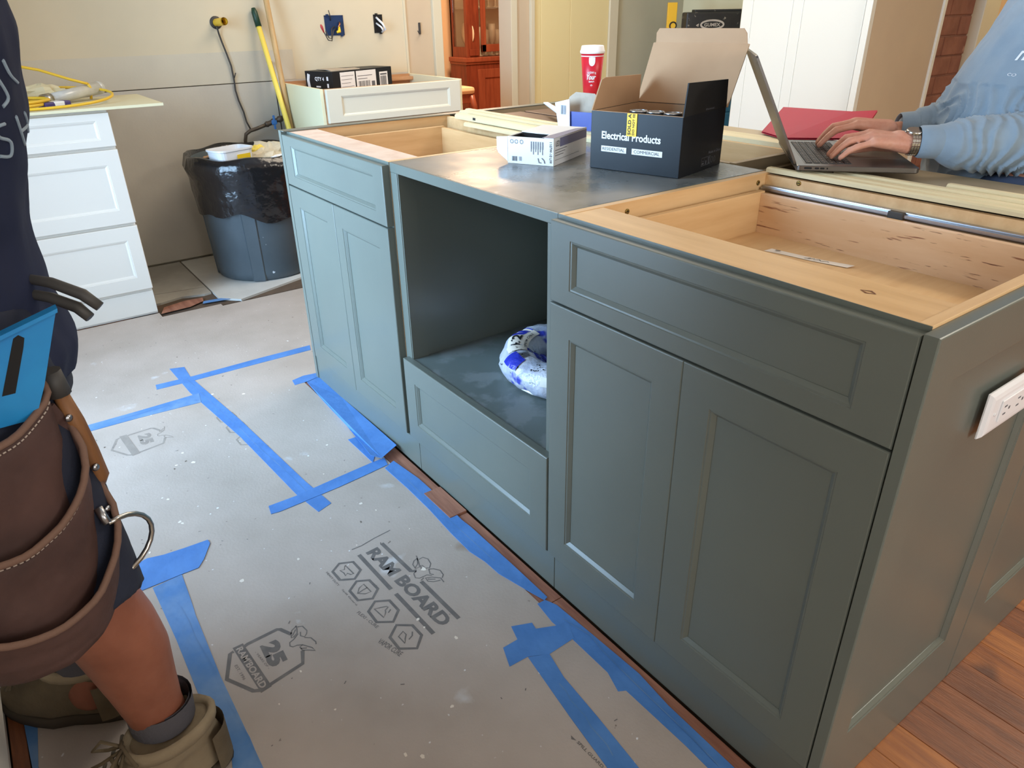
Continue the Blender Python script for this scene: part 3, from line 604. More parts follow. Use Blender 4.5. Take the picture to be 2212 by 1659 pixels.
LINES = {'ram_bar_top_a': [(-0.267, 1.041), (-0.258, 0.905), (-0.247, 0.898)], 'ram_bar_top_b': [(-0.256, 0.859), (-0.248, 0.705)], 'ram_bar_low_a': [(-0.333, 1.036), (-0.326, 0.879)], 'ram_bar_low_b': [(-0.324, 0.859), (-0.316, 0.701)], 'ramhead0': [(-0.22, 0.946), (-0.228, 0.919), (-0.234, 0.905), (-0.245, 0.906), (-0.243, 0.923), (-0.234, 0.933), (-0.223, 0.936)], 'ramhead1': [(-0.223, 0.936), (-0.232, 0.918), (-0.244, 0.909)], 'ramhead2': [(-0.222, 0.93), (-0.21, 0.931), (-0.203, 0.918), (-0.206, 0.899), (-0.216, 0.888), (-0.225, 0.893), (-0.226, 0.906), (-0.229, 0.909), (-0.235, 0.894)], 'ramhead3': [(-0.247, 0.898), (-0.257, 0.893), (-0.261, 0.878), (-0.254, 0.871), (-0.241, 0.87), (-0.234, 0.87), (-0.225, 0.861)], 'ramhead4': [(-0.22, 0.885), (-0.21, 0.879), (-0.2, 0.864), (-0.202, 0.847), (-0.21, 0.839)], 'ramhead5': [(-0.22, 0.885), (-0.226, 0.869), (-0.22, 0.861)], 'ramhead6': [(-0.214, 0.824), (-0.213, 0.841), (-0.228, 0.856), (-0.242, 0.863), (-0.243, 0.85), (-0.233, 0.84), (-0.217, 0.835)], 'ramhead7': [(-0.24, 0.856), (-0.225, 0.845)], 'ramhead8': [(-0.255, 0.862), (-0.245, 0.866)], 'hex0': [(-0.411, 1.019), (-0.386, 1.036), (-0.356, 1.021), (-0.354, 0.983), (-0.379, 0.963), (-0.401, 0.976), (-0.409, 0.981), (-0.411, 1.019)], 'hex1': [(-0.406, 0.933), (-0.379, 0.953), (-0.353, 0.938), (-0.35, 0.899), (-0.374, 0.878), (-0.404, 0.893), (-0.406, 0.933)], 'hex2': [(-0.4, 0.847), (-0.374, 0.866), (-0.346, 0.849), (-0.344, 0.809), (-0.37, 0.785), (-0.4, 0.806), (-0.4, 0.847)], 'hex3': [(-0.397, 0.749), (-0.369, 0.772), (-0.341, 0.75), (-0.339, 0.713), (-0.365, 0.687), (-0.396, 0.709), (-0.397, 0.749)], 'ic0': [(-0.395, 1.012), (-0.385, 1.008), (-0.377, 1.021), (-0.373, 0.981), (-0.38, 0.983), (-0.385, 0.992), (-0.392, 0.986), (-0.391, 0.998), (-0.395, 1.012)], 'ic1': [(-0.395, 0.914), (-0.384, 0.928), (-0.37, 0.934), (-0.367, 0.9), (-0.381, 0.902), (-0.395, 0.914)], 'ic1b': [(-0.393, 0.914), (-0.38, 0.917), (-0.368, 0.918)], 'ic2': [(-0.386, 0.846), (-0.373, 0.841), (-0.36, 0.836), (-0.358, 0.832), (-0.368, 0.827), (-0.37, 0.821), (-0.381, 0.809), (-0.386, 0.846)], 'ic2b': [(-0.366, 0.816), (-0.357, 0.822)], 'ic3': [(-0.381, 0.74), (-0.366, 0.747), (-0.365, 0.735), (-0.373, 0.725), (-0.379, 0.715), (-0.381, 0.74)], 'ic3b': [(-0.35, 0.734), (-0.356, 0.724), (-0.367, 0.719)], 'fold_mark': [(-0.339, 1.065), (-0.312, 1.064), (-0.273, 1.071), (-0.225, 1.075)], 'bad_a': [(-0.66, 0.915), (-0.652, 0.918), (-0.586, 0.92), (-0.58, 0.916), (-0.566, 0.888)], 'bad_b': [(-0.563, 0.829), (-0.576, 0.796), (-0.648, 0.785), (-0.666, 0.782)], 'bad_c': [(-0.682, 0.915), (-0.69, 0.914), (-0.716, 0.851), (-0.682, 0.79), (-0.668, 0.782)], 'bhead0': [(-0.566, 0.888), (-0.569, 0.877), (-0.564, 0.877), (-0.554, 0.883), (-0.55, 0.895), (-0.548, 0.905)], 'bhead1': [(-0.548, 0.904), (-0.561, 0.897), (-0.566, 0.888)], 'bhead2': [(-0.565, 0.882), (-0.553, 0.895)], 'bhead3': [(-0.547, 0.9), (-0.537, 0.895), (-0.534, 0.877), (-0.538, 0.869), (-0.545, 0.863), (-0.551, 0.871), (-0.547, 0.882)], 'bhead4': [(-0.553, 0.88), (-0.567, 0.87), (-0.577, 0.867), (-0.58, 0.857), (-0.576, 0.851), (-0.567, 0.85), (-0.557, 0.844)], 'bhead5': [(-0.546, 0.861), (-0.535, 0.852), (-0.531, 0.835), (-0.533, 0.828)], 'bhead6': [(-0.557, 0.844), (-0.564, 0.842), (-0.563, 0.83), (-0.554, 0.824), (-0.541, 0.813), (-0.544, 0.825), (-0.557, 0.844)], 'bhead7': [(-0.564, 0.837), (-0.553, 0.83)]}
BAND = [(-0.681, 0.926), (-0.659, 0.926), (-0.648, 0.779), (-0.671, 0.776)]
TXT = {'RAM BOARD': [(-0.317, 1.033), (-0.295, 0.707), (-0.282, 1.036)], 'HEAVY DUTY': [(-0.426, 1.026), (-0.422, 0.964), (-0.421, 1.028)], 'SPILL GUARD': [(-0.421, 0.948), (-0.416, 0.88), (-0.416, 0.949)], 'FLEXIBLE FIBER': [(-0.424, 0.859), (-0.409, 0.79), (-0.417, 0.863)], 'VAPOR CURE': [(-0.426, 0.754), (-0.406, 0.69), (-0.413, 0.756)], '25': [(-0.633, 0.896), (-0.636, 0.824), (-0.594, 0.896)], 'YEARS OF': [(-0.647, 0.886), (-0.639, 0.825), (-0.643, 0.884)], 'RAM BOARD2': [(-0.677, 0.918), (-0.669, 0.785), (-0.662, 0.918)], 'EST. 1996': [(-0.693, 0.876), (-0.69, 0.828), (-0.687, 0.875)], 'SPILL GUARD2': [(-0.24, 0.314), (-0.237, 0.248), (-0.234, 0.312)], 'tri': [(-0.238, 0.332), (-0.243, 0.325), (-0.237, 0.317)], 'hex_small': [(-0.436, 2.03), (-0.43, 1.927), (-0.423, 1.855)]}

fb = thing('protective_sheet', 'tan fibreboard sheet protecting the kitchen floor, printed with grey logos', 'floor covering', (-.55, 1.0, 0))
m = MB(); m.box(-1.050, -1.2, -.0004, -.0755, 3.05, .002); m.box(-1.050, 3.05, -.0004, -.335, 3.11, .002); m.box(-.0755, 2.056, -.0004, .70, 3.02, .002); obj('sheet', m, M['ram_board'], fb)
mk = {'long_diag': 'long blue tape strip running diagonally across the floor board to the centre', 'cross_right': 'blue tape strip crossing the diagonal near the far cabinet', 'left_low': 'worn pale blue tape strip running left to the worker',
 'cross_bottom': 'blue tape strip from the lower crossing up to the lifted corner', 'corner_tab': 'short blue tape tab at the far corner of the island', 'edge_far': 'blue tape along the far cabinet, its end lifted off the floor',
 'mid_tab': 'small blue tape tab beside the lifted tape end', 'edge_mid': 'blue tape along the island under the microwave bay', 'edge_near': 'wide blue tape along the foot of the near cabinet',
 'cross_near': 'crumpled blue tape patch across the near tape joint', 'strip_near': 'blue tape strip running to the bottom edge beside the near cabinet', 'cap_left': 'ragged blue tape piece crossing the top of the strip by the boot',
 'long_left': 'wide blue tape strip beside the tan work boot', 'counter_strip': 'blue tape sliver by the left counter foot', 'tile_strip': 'thin blue tape piece at the broken tile edge'}
for i, (k, p) in enumerate(TAPE.items()):
    m = MB(); z0 = .0028+.0003*(i % 4); m.prism(p, .0021, z0)
    cx = sum(q[0] for q in p)/len(p); cy = sum(q[1] for q in p)/len(p)
    if k == 'edge_far':      # the end lifts off the floor
        a, b = V(p[4]), V(p[6]); vs = []
        m = MB(); m.prism(p, .0021, z0)
        for j, v in enumerate(m.v):
            d = max(0, 1.55-v[1]) if v[1] < 1.55 else 0
            m.v[j] = (v[0], v[1], v[2]+min(.02, d*.14))
    o = tag(obj('tape_strip', m, M['tape_worn'] if k in ('left_low', 'long_left', 'counter_strip', 'tile_strip') else M['tape'], origin=(cx, cy, 0)), mk[k], 'tape', 'blue masking tape on the floor board')
    # raised ridge where two widths of tape overlap
    if len(p) > 5 and k not in ('corner_tab', 'mid_tab', 'cross_near', 'tile_strip', 'counter_strip', 'cap_left', 'edge_far'):
        n = len(p); hlf = n//2; pts = [((p[j][0]+p[(n-j) % n][0])/2, (p[j][1]+p[(n-j) % n][1])/2) for j in range(1, hlf)]
        if len(pts) > 1 and k in ('long_diag', 'long_left', 'strip_near', 'left_low'):
            A, B = V(pts[0]), V(pts[-1]); q = [(A.x+(B.x-A.x)*t/8+.0022*math.sin(t*2.1), A.y+(B.y-A.y)*t/8) for t in range(9)]
            r_ = MB(); strokes(r_, q, .0022, z=z0+.0004); obj('overlap_edge', r_, M['tape_worn'], o)
# print on the board
pr = MB(); W = {'ram': .0035}
def mapT(key):
    a, b, c = [V((q[0], q[1], 0)) for q in TXT[key]]
    u = b-a; return frame((a.x, a.y, .0018), u, c-a), u.length, (c-a).length
def ptxt(key, body, bold, mbx=pr, sc=1.0):
    T, wd, ht = mapT(key); text(mbx, body, T, 0, 0, wd, ht*sc, bold)
ptxt('RAM BOARD', 'RAM BOARD', .045)
for k, b in (('HEAVY DUTY', 'HEAVY DUTY'), ('SPILL GUARD', 'Spill Guard'), ('FLEXIBLE FIBER', 'FLEXI - CURE'), ('VAPOR CURE', 'VAPOR CURE')): ptxt(k, b, .02)
ptxt('25', '25', .07); ptxt('YEARS OF', '- YEARS OF -', .01); ptxt('EST. 1996', 'EST. 1996', .01); ptxt('SPILL GUARD2', 'SPILL GUARD', .03)
m = TXT['tri']; pr.add([(q[0], q[1], .0022) for q in m], [(2, 1, 0)])
for k, p in LINES.items():
    wd = .0100 if k.startswith('ram_bar') else .0085 if k.startswith('bad') else .0072 if k.startswith('hex') else .0028 if k.startswith(('ramhead', 'bhead')) else .0030
    if k == 'fold_mark': continue
    q = p
    if k.startswith('hex'): q = p[:-1]+[p[0]]
    strokes(pr, q, wd, z=.00225)
pr.prism(BAND, .0021, .0024)
# a second, fainter row of the same marks further along the sheet
pf = MB(); off = V((-.006, 1.03))
for k in ('hex1', 'hex2', 'hex3', 'ic1', 'ic2', 'ic3'):
    q = [(a[0]+off.x, a[1]+off.y) for a in LINES[k]]
    strokes(pf, q, .006 if k.startswith('hex') else .003, z=.00225)
o2 = V((-.02, 1.105))
for k in ('bad_a', 'bad_b', 'bad_c', 'bhead0', 'bhead2', 'bhead4', 'bhead6'): strokes(pf, [(a[0]+o2.x, a[1]+o2.y) for a in LINES[k]], .0075 if k.startswith('bad') else .003, z=.00225)
pf.prism([(a[0]+o2.x, a[1]+o2.y) for a in BAND], .0021, .0024)
T, wd, ht = mapT('25'); text(pf, '25', Matrix.Translation((o2.x, o2.y, 0)) @ T, 0, 0, wd, ht, .07)
obj('logo_print', pr, M['print_grey'], fb); obj('faint_print', pf, M['print_faint'], fb)
pw = MB(); T, wd, ht = mapT('RAM BOARD2'); text(pw, "RAM'BOARD", T, 0, 0, wd, ht, .03, lift=.0009); obj('band_lettering', pw, M['ram_board'], fb)
pw = MB(); strokes(pw, LINES['fold_mark'], .003, z=.00225); obj('scuff', pw, M['print_grey'], fb)
# plaster splashes on the board
pw = MB(); R = random.Random(3)
for i in range(46):
    x, y = R.uniform(-.95, -.12), R.uniform(.25, 2.3); s = R.uniform(.002, .007); k = R.randint(5, 7)
    pw.add([(x+s*R.uniform(.5, 1.2)*math.cos(6.283*j/k), y+s*R.uniform(.5, 1.4)*math.sin(6.283*j/k), .0024) for j in range(k)], [tuple(range(k))])
sp = obj('plaster_splash', pw, M['paper'], fb); sp['kind'] = 'stuff'
pw = MB()
for i in range(70):
    x, y = R.uniform(-1, -.1), R.uniform(.3, 2.9); a = R.uniform(0, 3.14); l = R.uniform(.003, .009)
    strokes(pw, [(x, y), (x+l*math.cos(a), y+l*math.sin(a))], .002, z=.0025)
sp = obj('wood_chips', pw, M['print_grey'], fb); sp['kind'] = 'stuff'
# creases where the edge tape is doubled
for nm, q in (('edge_near', [(-.065, .564), (-.058, .527), (-.048, .49), (-.056, .449), (-.059, .379), (-.061, .331), (-.063, .194), (-.068, .125)]), ('edge_mid', [(-.079, 1.25), (-.081, 1.114), (-.079, .951), (-.077, .81)])):
    par = [o for o in bpy.data.objects if o.get('label') == mk[nm]][0]
    m = MB(); strokes(m, q, .0022, z=.0042); obj('overlap_edge', m, M['tape_worn'], par)
# ---------------------------------------------------------------- things on the island
# black carton of fittings
bA, bB, bC = V((.328, .959)), V((.386, .738)), V((.584, .812))
bu = (bB-bA).normalized(); bw = (bB-bA).length; bn = V((-bu.y, bu.x)); bd = .208; bh = .126
box = thing('electrical_carton', 'open black carton with white lettering and yellow seal on the grey counter top', 'carton', (bA.x, bA.y, H))
O3 = V((bA.x, bA.y, H+.0005)); U3 = V((bu.x, bu.y, 0)); N3 = V((bn.x, bn.y, 0)); Z3 = V((0, 0, 1))
Tb = frame(O3, U3, N3)           # local: u along the front, v to the back, n up
t = .003
m = MB(); m.box(0, 0, 0, bw, t, bh, b=.0012, T=Tb); m.box(0, bd-t, 0, bw, bd, bh, b=.0012, T=Tb); m.box(0, t, 0, t, bd-t, bh, T=Tb); m.box(bw-t, t, 0, bw, bd-t, bh, T=Tb); m.box(t, t, 0, bw-t, bd-t, t, T=Tb)
obj('carton_body', m, M['black_card'], box)
m = MB()
for a, b_, c_, d_ in ((t, t, bw-t, t+.001), (t, bd-t-.001, bw-t, bd-t), (t, t, t+.001, bd-t), (bw-t-.001, t, bw-t, bd-t)): m.box(a, b_, t, c_, d_, bh-.0008, T=Tb)
m.box(0, .0002, bh-.0004, bw, t, bh+.0004, T=Tb); obj('liner', m, M['kraft'], box)
def flap(name, P0, du, dv, pts, outer, inner, lab=None):
    T = frame(P0, du, dv); m = MB(); m.prism(pts, -.0012, .0012, T=T)
    o = obj(name, m, outer, box, label=lab)
    m = MB(); m.prism([(x, y) for x, y in pts], .0012, .0016, T=T); obj('flap_inside', m, inner, o)
    return T, o
# left flap folds up and leans in, right flap stands, lid leans back with a tuck tongue
flap('flap', O3+Z3*bh, N3, Z3*.065+U3*.004, [(0, 0), (bd, 0), (bd-.004, .062), (.045, .066), (.03, .062)], M['kraft'], M['kraft'], 'brown inside of the left flap')
flap('flap', O3+Z3*bh+U3*(bw-.001)+N3*.0, N3, Z3*.062+U3*.002, [(0, 0), (bd, 0), (bd-.01, .060), (.006, .066)], M['black_matte'], M['black_matte'], 'black right flap standing up')
ldir = (N3*.09+Z3*.160)
T, lid = flap('lid', O3+Z3*bh+N3*bd-U3*.004, U3, ldir, [(0, 0), (bw+.008, 0), (bw+.012, .146), (bw+.004, .147), (.004, .147), (-.004, .146)], M['kraft'], M['kraft'], 'kraft coloured inside of the lid')
m = MB(); tw = bw+.008
m.prism([(.002, 0), (tw-.002, 0), (tw-.004, .022), (tw-.012, .032), (.012, .032), (.004, .022)], -.0012, .0012, T=T @ Matrix.Translation((0, .147, 0)) @ Matrix.Rotation(math.radians(38), 4, 'X'))
obj('tuck_tongue', m, M['kraft'], lid)
# three round fittings showing in the carton
for i in range(3):
    c = Tb @ V((.118+.042*i-.012, .026, 0)); m = MB()
    m.lathe([(.0205, .004), (.0205, bh+.0), (.019, bh+.003), (.0165, bh+.0035)], 24, T=Matrix.Translation((c.x, c.y, H)))
    f = thing('round_fitting', ('leftmost', 'middle', 'rightmost')[i]+' of the three black capped fittings in the black carton', 'fitting', (c.x, c.y, H+.004), group='round fittings in the black carton')
    obj('body', m, M['black_matte'], f)
    m = MB(); m.lathe([(.0195, bh+.0032), (.0195, bh+.0045), (.0178, bh+.0048), (.0178, bh+.0034)], 24, T=Matrix.Translation((c.x, c.y, H)), cap=False); obj('rim', m, M['zinc'], f)
# front print
Tf = frame(O3-N3*.0006, U3, Z3)
m = MB()
text(m, 'Electrical Products', Tf, .030, .0675, .150, .0165, .028)
rect(m, Tf, .030, .040, .096, .0525); rect(m, Tf, .110, .040, .186, .0525); obj('front_print', m, M['ink_white'], box)
m = MB(); text(m, 'RESIDENTIAL', Tf, .0335, .0430, .058, .0068, .0, lift=.0006); text(m, 'COMMERCIAL', Tf, .1155, .0430, .064, .0068, .0, lift=.0006); obj('plate_lettering', m, M['ink'], box)
m = MB(); m.box(.094, .078, .0002, .119, .1262, .0008, T=Tf); m.box(.094, .1255, -.004, .119, .1262, .0008, T=Tf); seal = obj('seal', m, M['yellow_label'], box, label='yellow printed seal torn at the top')
m = MB(); Ts = frame(Tf @ V((.1045, .081, .0009)), Z3, -U3); text(m, 'SOLD A', Ts, 0, 0, .044, .0075, .02); Ts = frame(Tf @ V((.1135, .081, .0009)), Z3, -U3); text(m, 'DO NOT SE', Ts, 0, 0, .044, .005, .01); obj('seal_lettering', m, M['ink'], seal)
Tr = frame(O3+U3*(bw+.0006), N3, Z3); m = MB()
text(m, 'Made in China', Tr, .138, .033, .062, .006, .005)
for a, b_, c_, d_ in ((.105, .010, .150, .0108), (.105, .027, .150, .0278), (.105, .010, .1058, .0278), (.120, .010, .1206, .0278), (.135, .010, .1356, .0278), (.149, .010, .150, .0278), (.108, .013, .117, .016), (.108, .019, .117, .0198), (.126, .012, .130, .020), (.139, .012, .146, .0135), (.141, .0135, .144, .024), (.139, .024, .146, .0255)): rect(m, Tr, a, b_, c_, d_)
for cx in (.158, .171): strokes(m, [(cx+.0045*math.cos(a*.785), .018+.0065*math.sin(a*.785)) for a in range(9)], .001, T=Tr)
obj('side_print', m, M['ink_grey'], box)
m = MB(); text(m, 'Electrical', Tr @ Matrix.Translation((0, 0, .001)), .10, bh+.004, .04, .004, .0); obj('flap_print', m, M['ink_grey'], box)
# small white carton, torn open at the left
A, B, C = V((.217, 1.133)), V((.27, 1.023)), V((.447, 1.108))
cu = (B-A).normalized(); cw = (B-A).length; cn = V((-cu.y, cu.x)); cd = .198; chh = .062
c = thing('small_carton', 'small white carton lying on the grey top, torn open, with printed end', 'carton', (A.x, A.y, H))
O = V((A.x, A.y, H+.0005)); U = V((cu.x, cu.y, 0)); Nn = V((cn.x, cn.y, 0)); T = frame(O, U, Nn)
t = .0015
m = MB(); m.box(0, 0, 0, cw, t, chh, T=T); m.box(0, cd-t, 0, cw, cd, chh, T=T); m.box(cw-t, t, 0, cw, cd-t, chh, T=T); m.box(0, t, 0, t, cd-t, chh, T=T); m.box(t, t, 0, cw-t, cd-t, t, T=T)
m.prism([(0, .075), (.02, .068), (.05, .062), (.085, .058), (.090, .03), (.098, .0), (cw, 0), (cw, cd), (0, cd)], chh-.0005, chh+.001, T=T)
obj('carton_body', m, M['white_card'], c)
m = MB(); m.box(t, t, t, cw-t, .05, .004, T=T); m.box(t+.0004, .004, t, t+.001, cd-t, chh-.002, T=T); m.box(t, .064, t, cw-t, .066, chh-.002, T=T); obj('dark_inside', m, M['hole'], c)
m = MB(); m.box(.06, .006, .03, .105, .06, .052, b=.004, T=T); obj('bulb_tray', m, M['tan_board'], c)
m = MB(); Tl = frame(O, -U*1.0+Nn*.22, Z3); m.prism([(0, .004), (.03, .022), (.034, .03), (.034, .058), (0, .0615)], -.0008, .0008, T=Tl); obj('end_flap', m, M['white_card'], c)
m = MB(); Tr2 = frame(O+U*(cw+.0006), Nn, Z3); rect(m, Tr2, .035, .040, cd-.002, .060); m.prism([(cw-.03, .0), (cw, 0), (cw, cd-.005), (cw-.018, cd-.03), (cw-.03, .03)], chh+.001, chh+.0014, T=T); obj('slate_band', m, M['slate_card'], c)
Te = frame(O-Nn*.0006, U, Z3); m = MB()
Tq = Te @ Matrix.Translation((.112, .054, 0)) @ Matrix.Rotation(-math.pi/2, 4, 'Z'); text(m, '1107W-10 LW', Tq, 0, 0, .048, .0065, .015)
barcode(m, Te, .012, .006, .027, .017, n=9); barcode(m, Te, .031, .007, .039, .017, n=6, seed=4)
obj('end_print', m, M['ink'], c)
m = MB()
for k, x in enumerate((.063, .069, .075, .081, .087, .093)):
    rect(m, Te, x, .030-.006*(k % 2), x+.0016, .0535); rect(m, Te, x+.0022, .036, x+.003, .0535)
for cx in (.012, .024, .038): strokes(m, [(cx+.004*math.cos(a*.785), .051+.0045*math.sin(a*.785)) for a in range(9)], .0012, T=Te)
strokes(m, [(.082, .016), (.085, .006), (.091, .006)], .0022, T=Te); strokes(m, [(.092, .017), (.098, .012), (.1, .005)], .0022, T=Te)
text(m, 'LED', Tr2, .012, .043, .02, .0125, .01)
for k in range(3): rect(m, Tr2, .008, .034-.006*k, .075-.01*k, .0354-.006*k)
rect(m, Tr2, .008, .012, .150, .0128)
obj('fine_print', m, M['ink_grey'], c)
# blue and white carton standing open beside the black carton
P0 = V((.640, 1.335)); ang = math.radians(63)
c = thing('blue_carton', 'open blue and white carton with a torn grey flap, behind the black carton', 'carton', (P0.x, P0.y, H))
U = V((math.cos(math.radians(-72)), math.sin(math.radians(-72)), 0)); T = frame(V((.612, 1.40, H+.0005)), U, V((-U.y, U.x, 0)))
m = MB(); L_, D_, h_ = .16, .10, .064
m.box(0, 0, 0, L_, .002, h_, T=T); m.box(0, D_-.002, 0, L_, D_, h_, T=T); m.box(L_-.002, .002, 0, L_, D_-.002, h_, T=T); m.box(0, .002, 0, L_, D_-.002, .002, T=T); obj('carton_body', m, M['blue_card'], c)
m = MB(); Tw = T @ Matrix.Translation((-.001, 0, 0)); m.prism([(-.012, 0), (.030, .004), (.026, .098), (-.03, .085)], -.001, .001, T=frame(T @ V((0, .0, 0)), U*.6-V((-U.y, U.x, 0))*.1, Z3)); e = obj('end_flap', m, M['white_card'], c)
m = MB(); barcode(m, frame(T @ V((0, -.001, 0)), U*.6-V((-U.y, U.x, 0))*.1, Z3), -.006, .055, .014, .08, n=8, lift=.002); rect(m, frame(T @ V((0, -.001, 0)), U*.6-V((-U.y, U.x, 0))*.1, Z3), .0, .01, .02, .018, lift=.002); obj('label_print', m, M['ink_grey'], e)
m = MB(); Tg = frame(T @ V((-.012, .03, h_-.014)), U, Z3+V((-U.y, U.x, 0))*.1)
m.prism([(.02, -.006), (.04, -.03), (.11, -.034), (.17, -.02), (.165, .006), (.118, .012), (.112, .05), (.098, .062), (.035, .064), (.014, .05), (.004, .02)], -.001, .001, T=Tg); obj('torn_flap', m, M['kraft_grey'], c)
m = MB(); Tq = frame(V((.770, 1.59, H+.016)), (.20, .40, .02), (.36, -.19, 0)); m.prism([(0, 0), (.30, .0), (.30, .016), (.05, .03), (.05, .070), (.27, .06), (.27, .085), (0, .085)], -.002, .002, T=Tq); obj('folded_insert', m, M['white_card'], c)
# wooden batten the blue carton leans over
m = MB(); m.box(.622, 1.20, H+.0005, .70, 1.33, H+.014, b=.002); tag(obj('wood_batten', m, M['strip'], origin=(.66, 1.27, H)), 'short pale wood batten between the white and black cartons', 'batten')
# paper cup
cx, cy = 1.20, 1.93
cup = thing('paper_cup', 'tall red paper coffee cup with a white lid and white lettering', 'cup', (cx, cy, H))
Tc = Matrix.Translation((cx, cy, H+.0005)); ch_ = .186
rad = lambda z: .0285+(.0445-.0285)*z/ch_
m = MB(); m.lathe([(rad(0)-.002, .004), (rad(0)+.0004, .0), (rad(0)+.0005, .006)], 32, T=Tc); obj('base_ring', m, M['plastic_white'], cup)
m = MB(); m.lathe([(rad(.006), .006), (rad(ch_-.004), ch_-.004)], 32, T=Tc); obj('sleeve', m, M['cup_red'], cup)
m = MB(); m.lathe([(rad(ch_-.014)+.0005, ch_-.018), (rad(ch_-.010)+.0005, ch_-.0145)], 32, T=Tc, cap=False); obj('white_stripe', m, M['plastic_white'], cup)
m = MB(); m.lathe([(.0455, ch_-.008), (.0475, ch_-.005), (.0475, ch_+.001), (.0455, ch_+.003), (.0425, ch_+.018), (.040, ch_+.020), (.037, ch_+.0165), (.002, ch_+.0165)], 32, T=Tc); obj('lid', m, M['plastic_white'], cup)
fa = math.atan2(cy+.336, cx+.842)+math.pi-.02
def cupmap(x, y):
    r = rad(y)+.0009; a = fa+x/r
    return (cx+r*math.cos(a), cy+r*math.sin(a), H+y)
m = MB(); text(m, 'TODAY IS', None, -.017, .110, .034, .0075, .02, fn=lambda x, y: cupmap(x, y-(x/.017)**2*.004)); text(m, 'Your', None, -.019, .088, .036, .019, .03, .35, fn=cupmap); text(m, 'DAY!', None, -.010, .078, .02, .006, .03, fn=cupmap); text(m, '*', None, -.005, .062, .010, .009, .05, fn=cupmap)
pts = [(.012*math.cos(a*math.pi/8+math.pi), .152+.016*math.sin(a*math.pi/8+math.pi)) for a in range(9)]
m.add([cupmap(x, y) for x, y in pts]+[cupmap(0, .168)]+[cupmap(-.012, .167), cupmap(.012, .167)], [(10, 0, 9)]+[(i, i+1, 9) for i in range(8)]+[(8, 11, 9)])
text(m, '24', None, -.018, .008, .008, .006, .03, fn=cupmap)
obj('lettering', m, M['ink_white'], cup)
# red folder
fo = thing('folder', 'dark red paper folder lying open over the back rail behind the laptop', 'folder', (1.03, .95, H))
FP = [(1.026, 1.002, H+.006), (1.30, 1.13, H+.040), (1.305, .90, H+.046), (1.35, .845, H+.050), (1.20, .785, H+.028), (1.08, .745, H+.010), (.985, .90, H+.004)]
for nm, dz, inset in (('back_cover', 0, 0), ('front_cover', .0035, .006)):
    m = MB(); n_ = len(FP); cx_ = sum(p[0] for p in FP)/n_; cy_ = sum(p[1] for p in FP)/n_
    q = [(cx_+(p[0]-cx_)*(1-inset), cy_+(p[1]-cy_)*(1-inset), p[2]+dz) for p in FP]; mid = (cx_, cy_, sum(p[2] for p in FP)/n_+dz+.003)
    m.add(q+[mid]+[(p[0], p[1], p[2]-.0012) for p in q]+[(mid[0], mid[1], mid[2]-.0012)], [(k, (k+1) % n_, n_) for k in range(n_)]+[((k+1) % n_+n_+1, k+n_+1, 2*n_+1) for k in range(n_)]+[(k, k+n_+1, (k+1) % n_+n_+1, (k+1) % n_) for k in range(n_)])
    obj(nm, m, M['folder_red'], fo)
# laptop
C0 = V((.59, .59, H+.0135)); ld = V((.66, -.75, 0)).normalized(); lh = V((.75, .66, 0)).normalized(); LW, LD = .345, .245
lp = thing('laptop', 'dark grey laptop open on the moulding strips, seen from its left side', 'laptop', (C0.x, C0.y, C0.z))
Tl = frame(C0, lh, -ld)          # u along hinge, v away from the user, n up
def rrect(x0, y0, x1, y1, r, k=4):
    P = []
    for cx_, cy_, a0 in ((x1-r, y1-r, 0), (x0+r, y1-r, 90), (x0+r, y0+r, 180), (x1-r, y0+r, 270)):
        for i in range(k+1): a = math.radians(a0+90*i/k); P.append((cx_+r*math.cos(a), cy_+r*math.sin(a)))
    return P
m = MB(); base = rrect(0, -LD, LW, 0, .010); ins = rrect(.0015, -LD+.0015, LW-.0015, -.0015, .009)
m.loft([[(x, y, 0) for x, y in ins], [(x, y, .002) for x, y in base], [(x, y, .0105) for x, y in base], [(x, y, .0115) for x, y in ins]], T=Tl, sm=False); bs = obj('base', m, M['laptop'], lp)
m = MB()
for x_, w_, h_ in ((.020, .008, .002), (.038, .0045, .0018), (.049, .0045, .0018), (.059, .0016, .0018)):
    m.prism(rrect(-w_, -h_, w_, h_, min(w_, h_)*.95, 3), 0, .0006, T=frame(Tl @ V((-.0003, -x_-.004, .0065)), Tl.to_3x3() @ V((0, -1, 0)), Z3))
obj('ports', m, M['hole'], bs)
m = MB(); m.prism(rrect(.028, -.118, LW-.028, -.020, .003), .0115, .0118, T=Tl); obj('key_well', m, M['laptop'], bs); lg = MB()
ks = (LW-.060)/14; rows = 6; kk = []
for r_ in range(rows):
    for k in range(14):
        x = .030+k*ks; y = -.0235-r_*.0158
        if r_ == 5 and 4 <= k <= 8:
            if k > 4: continue
            x1 = x+ks*5-.0025
        else: x1 = x+ks-.0025
        kk.append((x, y, x1))
kmesh = None
for x, y, x1 in kk:
    mm = MB(); mm.box(x, y-.0130, .0118, x1, y, .0131, T=Tl)
    obj('key', mm, M['key'], bs); rect(lg, Tl, x+.004, y-.0075, x+.0085, y-.0050, lift=.0133)
obj('key_legends', lg, M['kraft_grey'], bs)
m = MB(); m.prism(rrect(LW/2-.068, -LD+.010, LW/2+.068, -.126, .004), .0115, .0117, T=Tl); obj('trackpad', m, M['laptop'], bs)
th = math.radians(27); su = -ld*math.sin(th)+Z3*math.cos(th)
Ts = frame(C0+Z3*.009, lh, su)
m = MB(); sc_ = rrect(0, .004, LW, LD, .009); m.prism(sc_, -.0022, .0022, T=Ts); scn = obj('lid', m, M['laptop'], lp)
m = MB(); m.prism(rrect(.002, .006, LW-.002, LD-.002, .008), .0022, .0025, T=Ts); obj('display', m, M['screen'], scn)
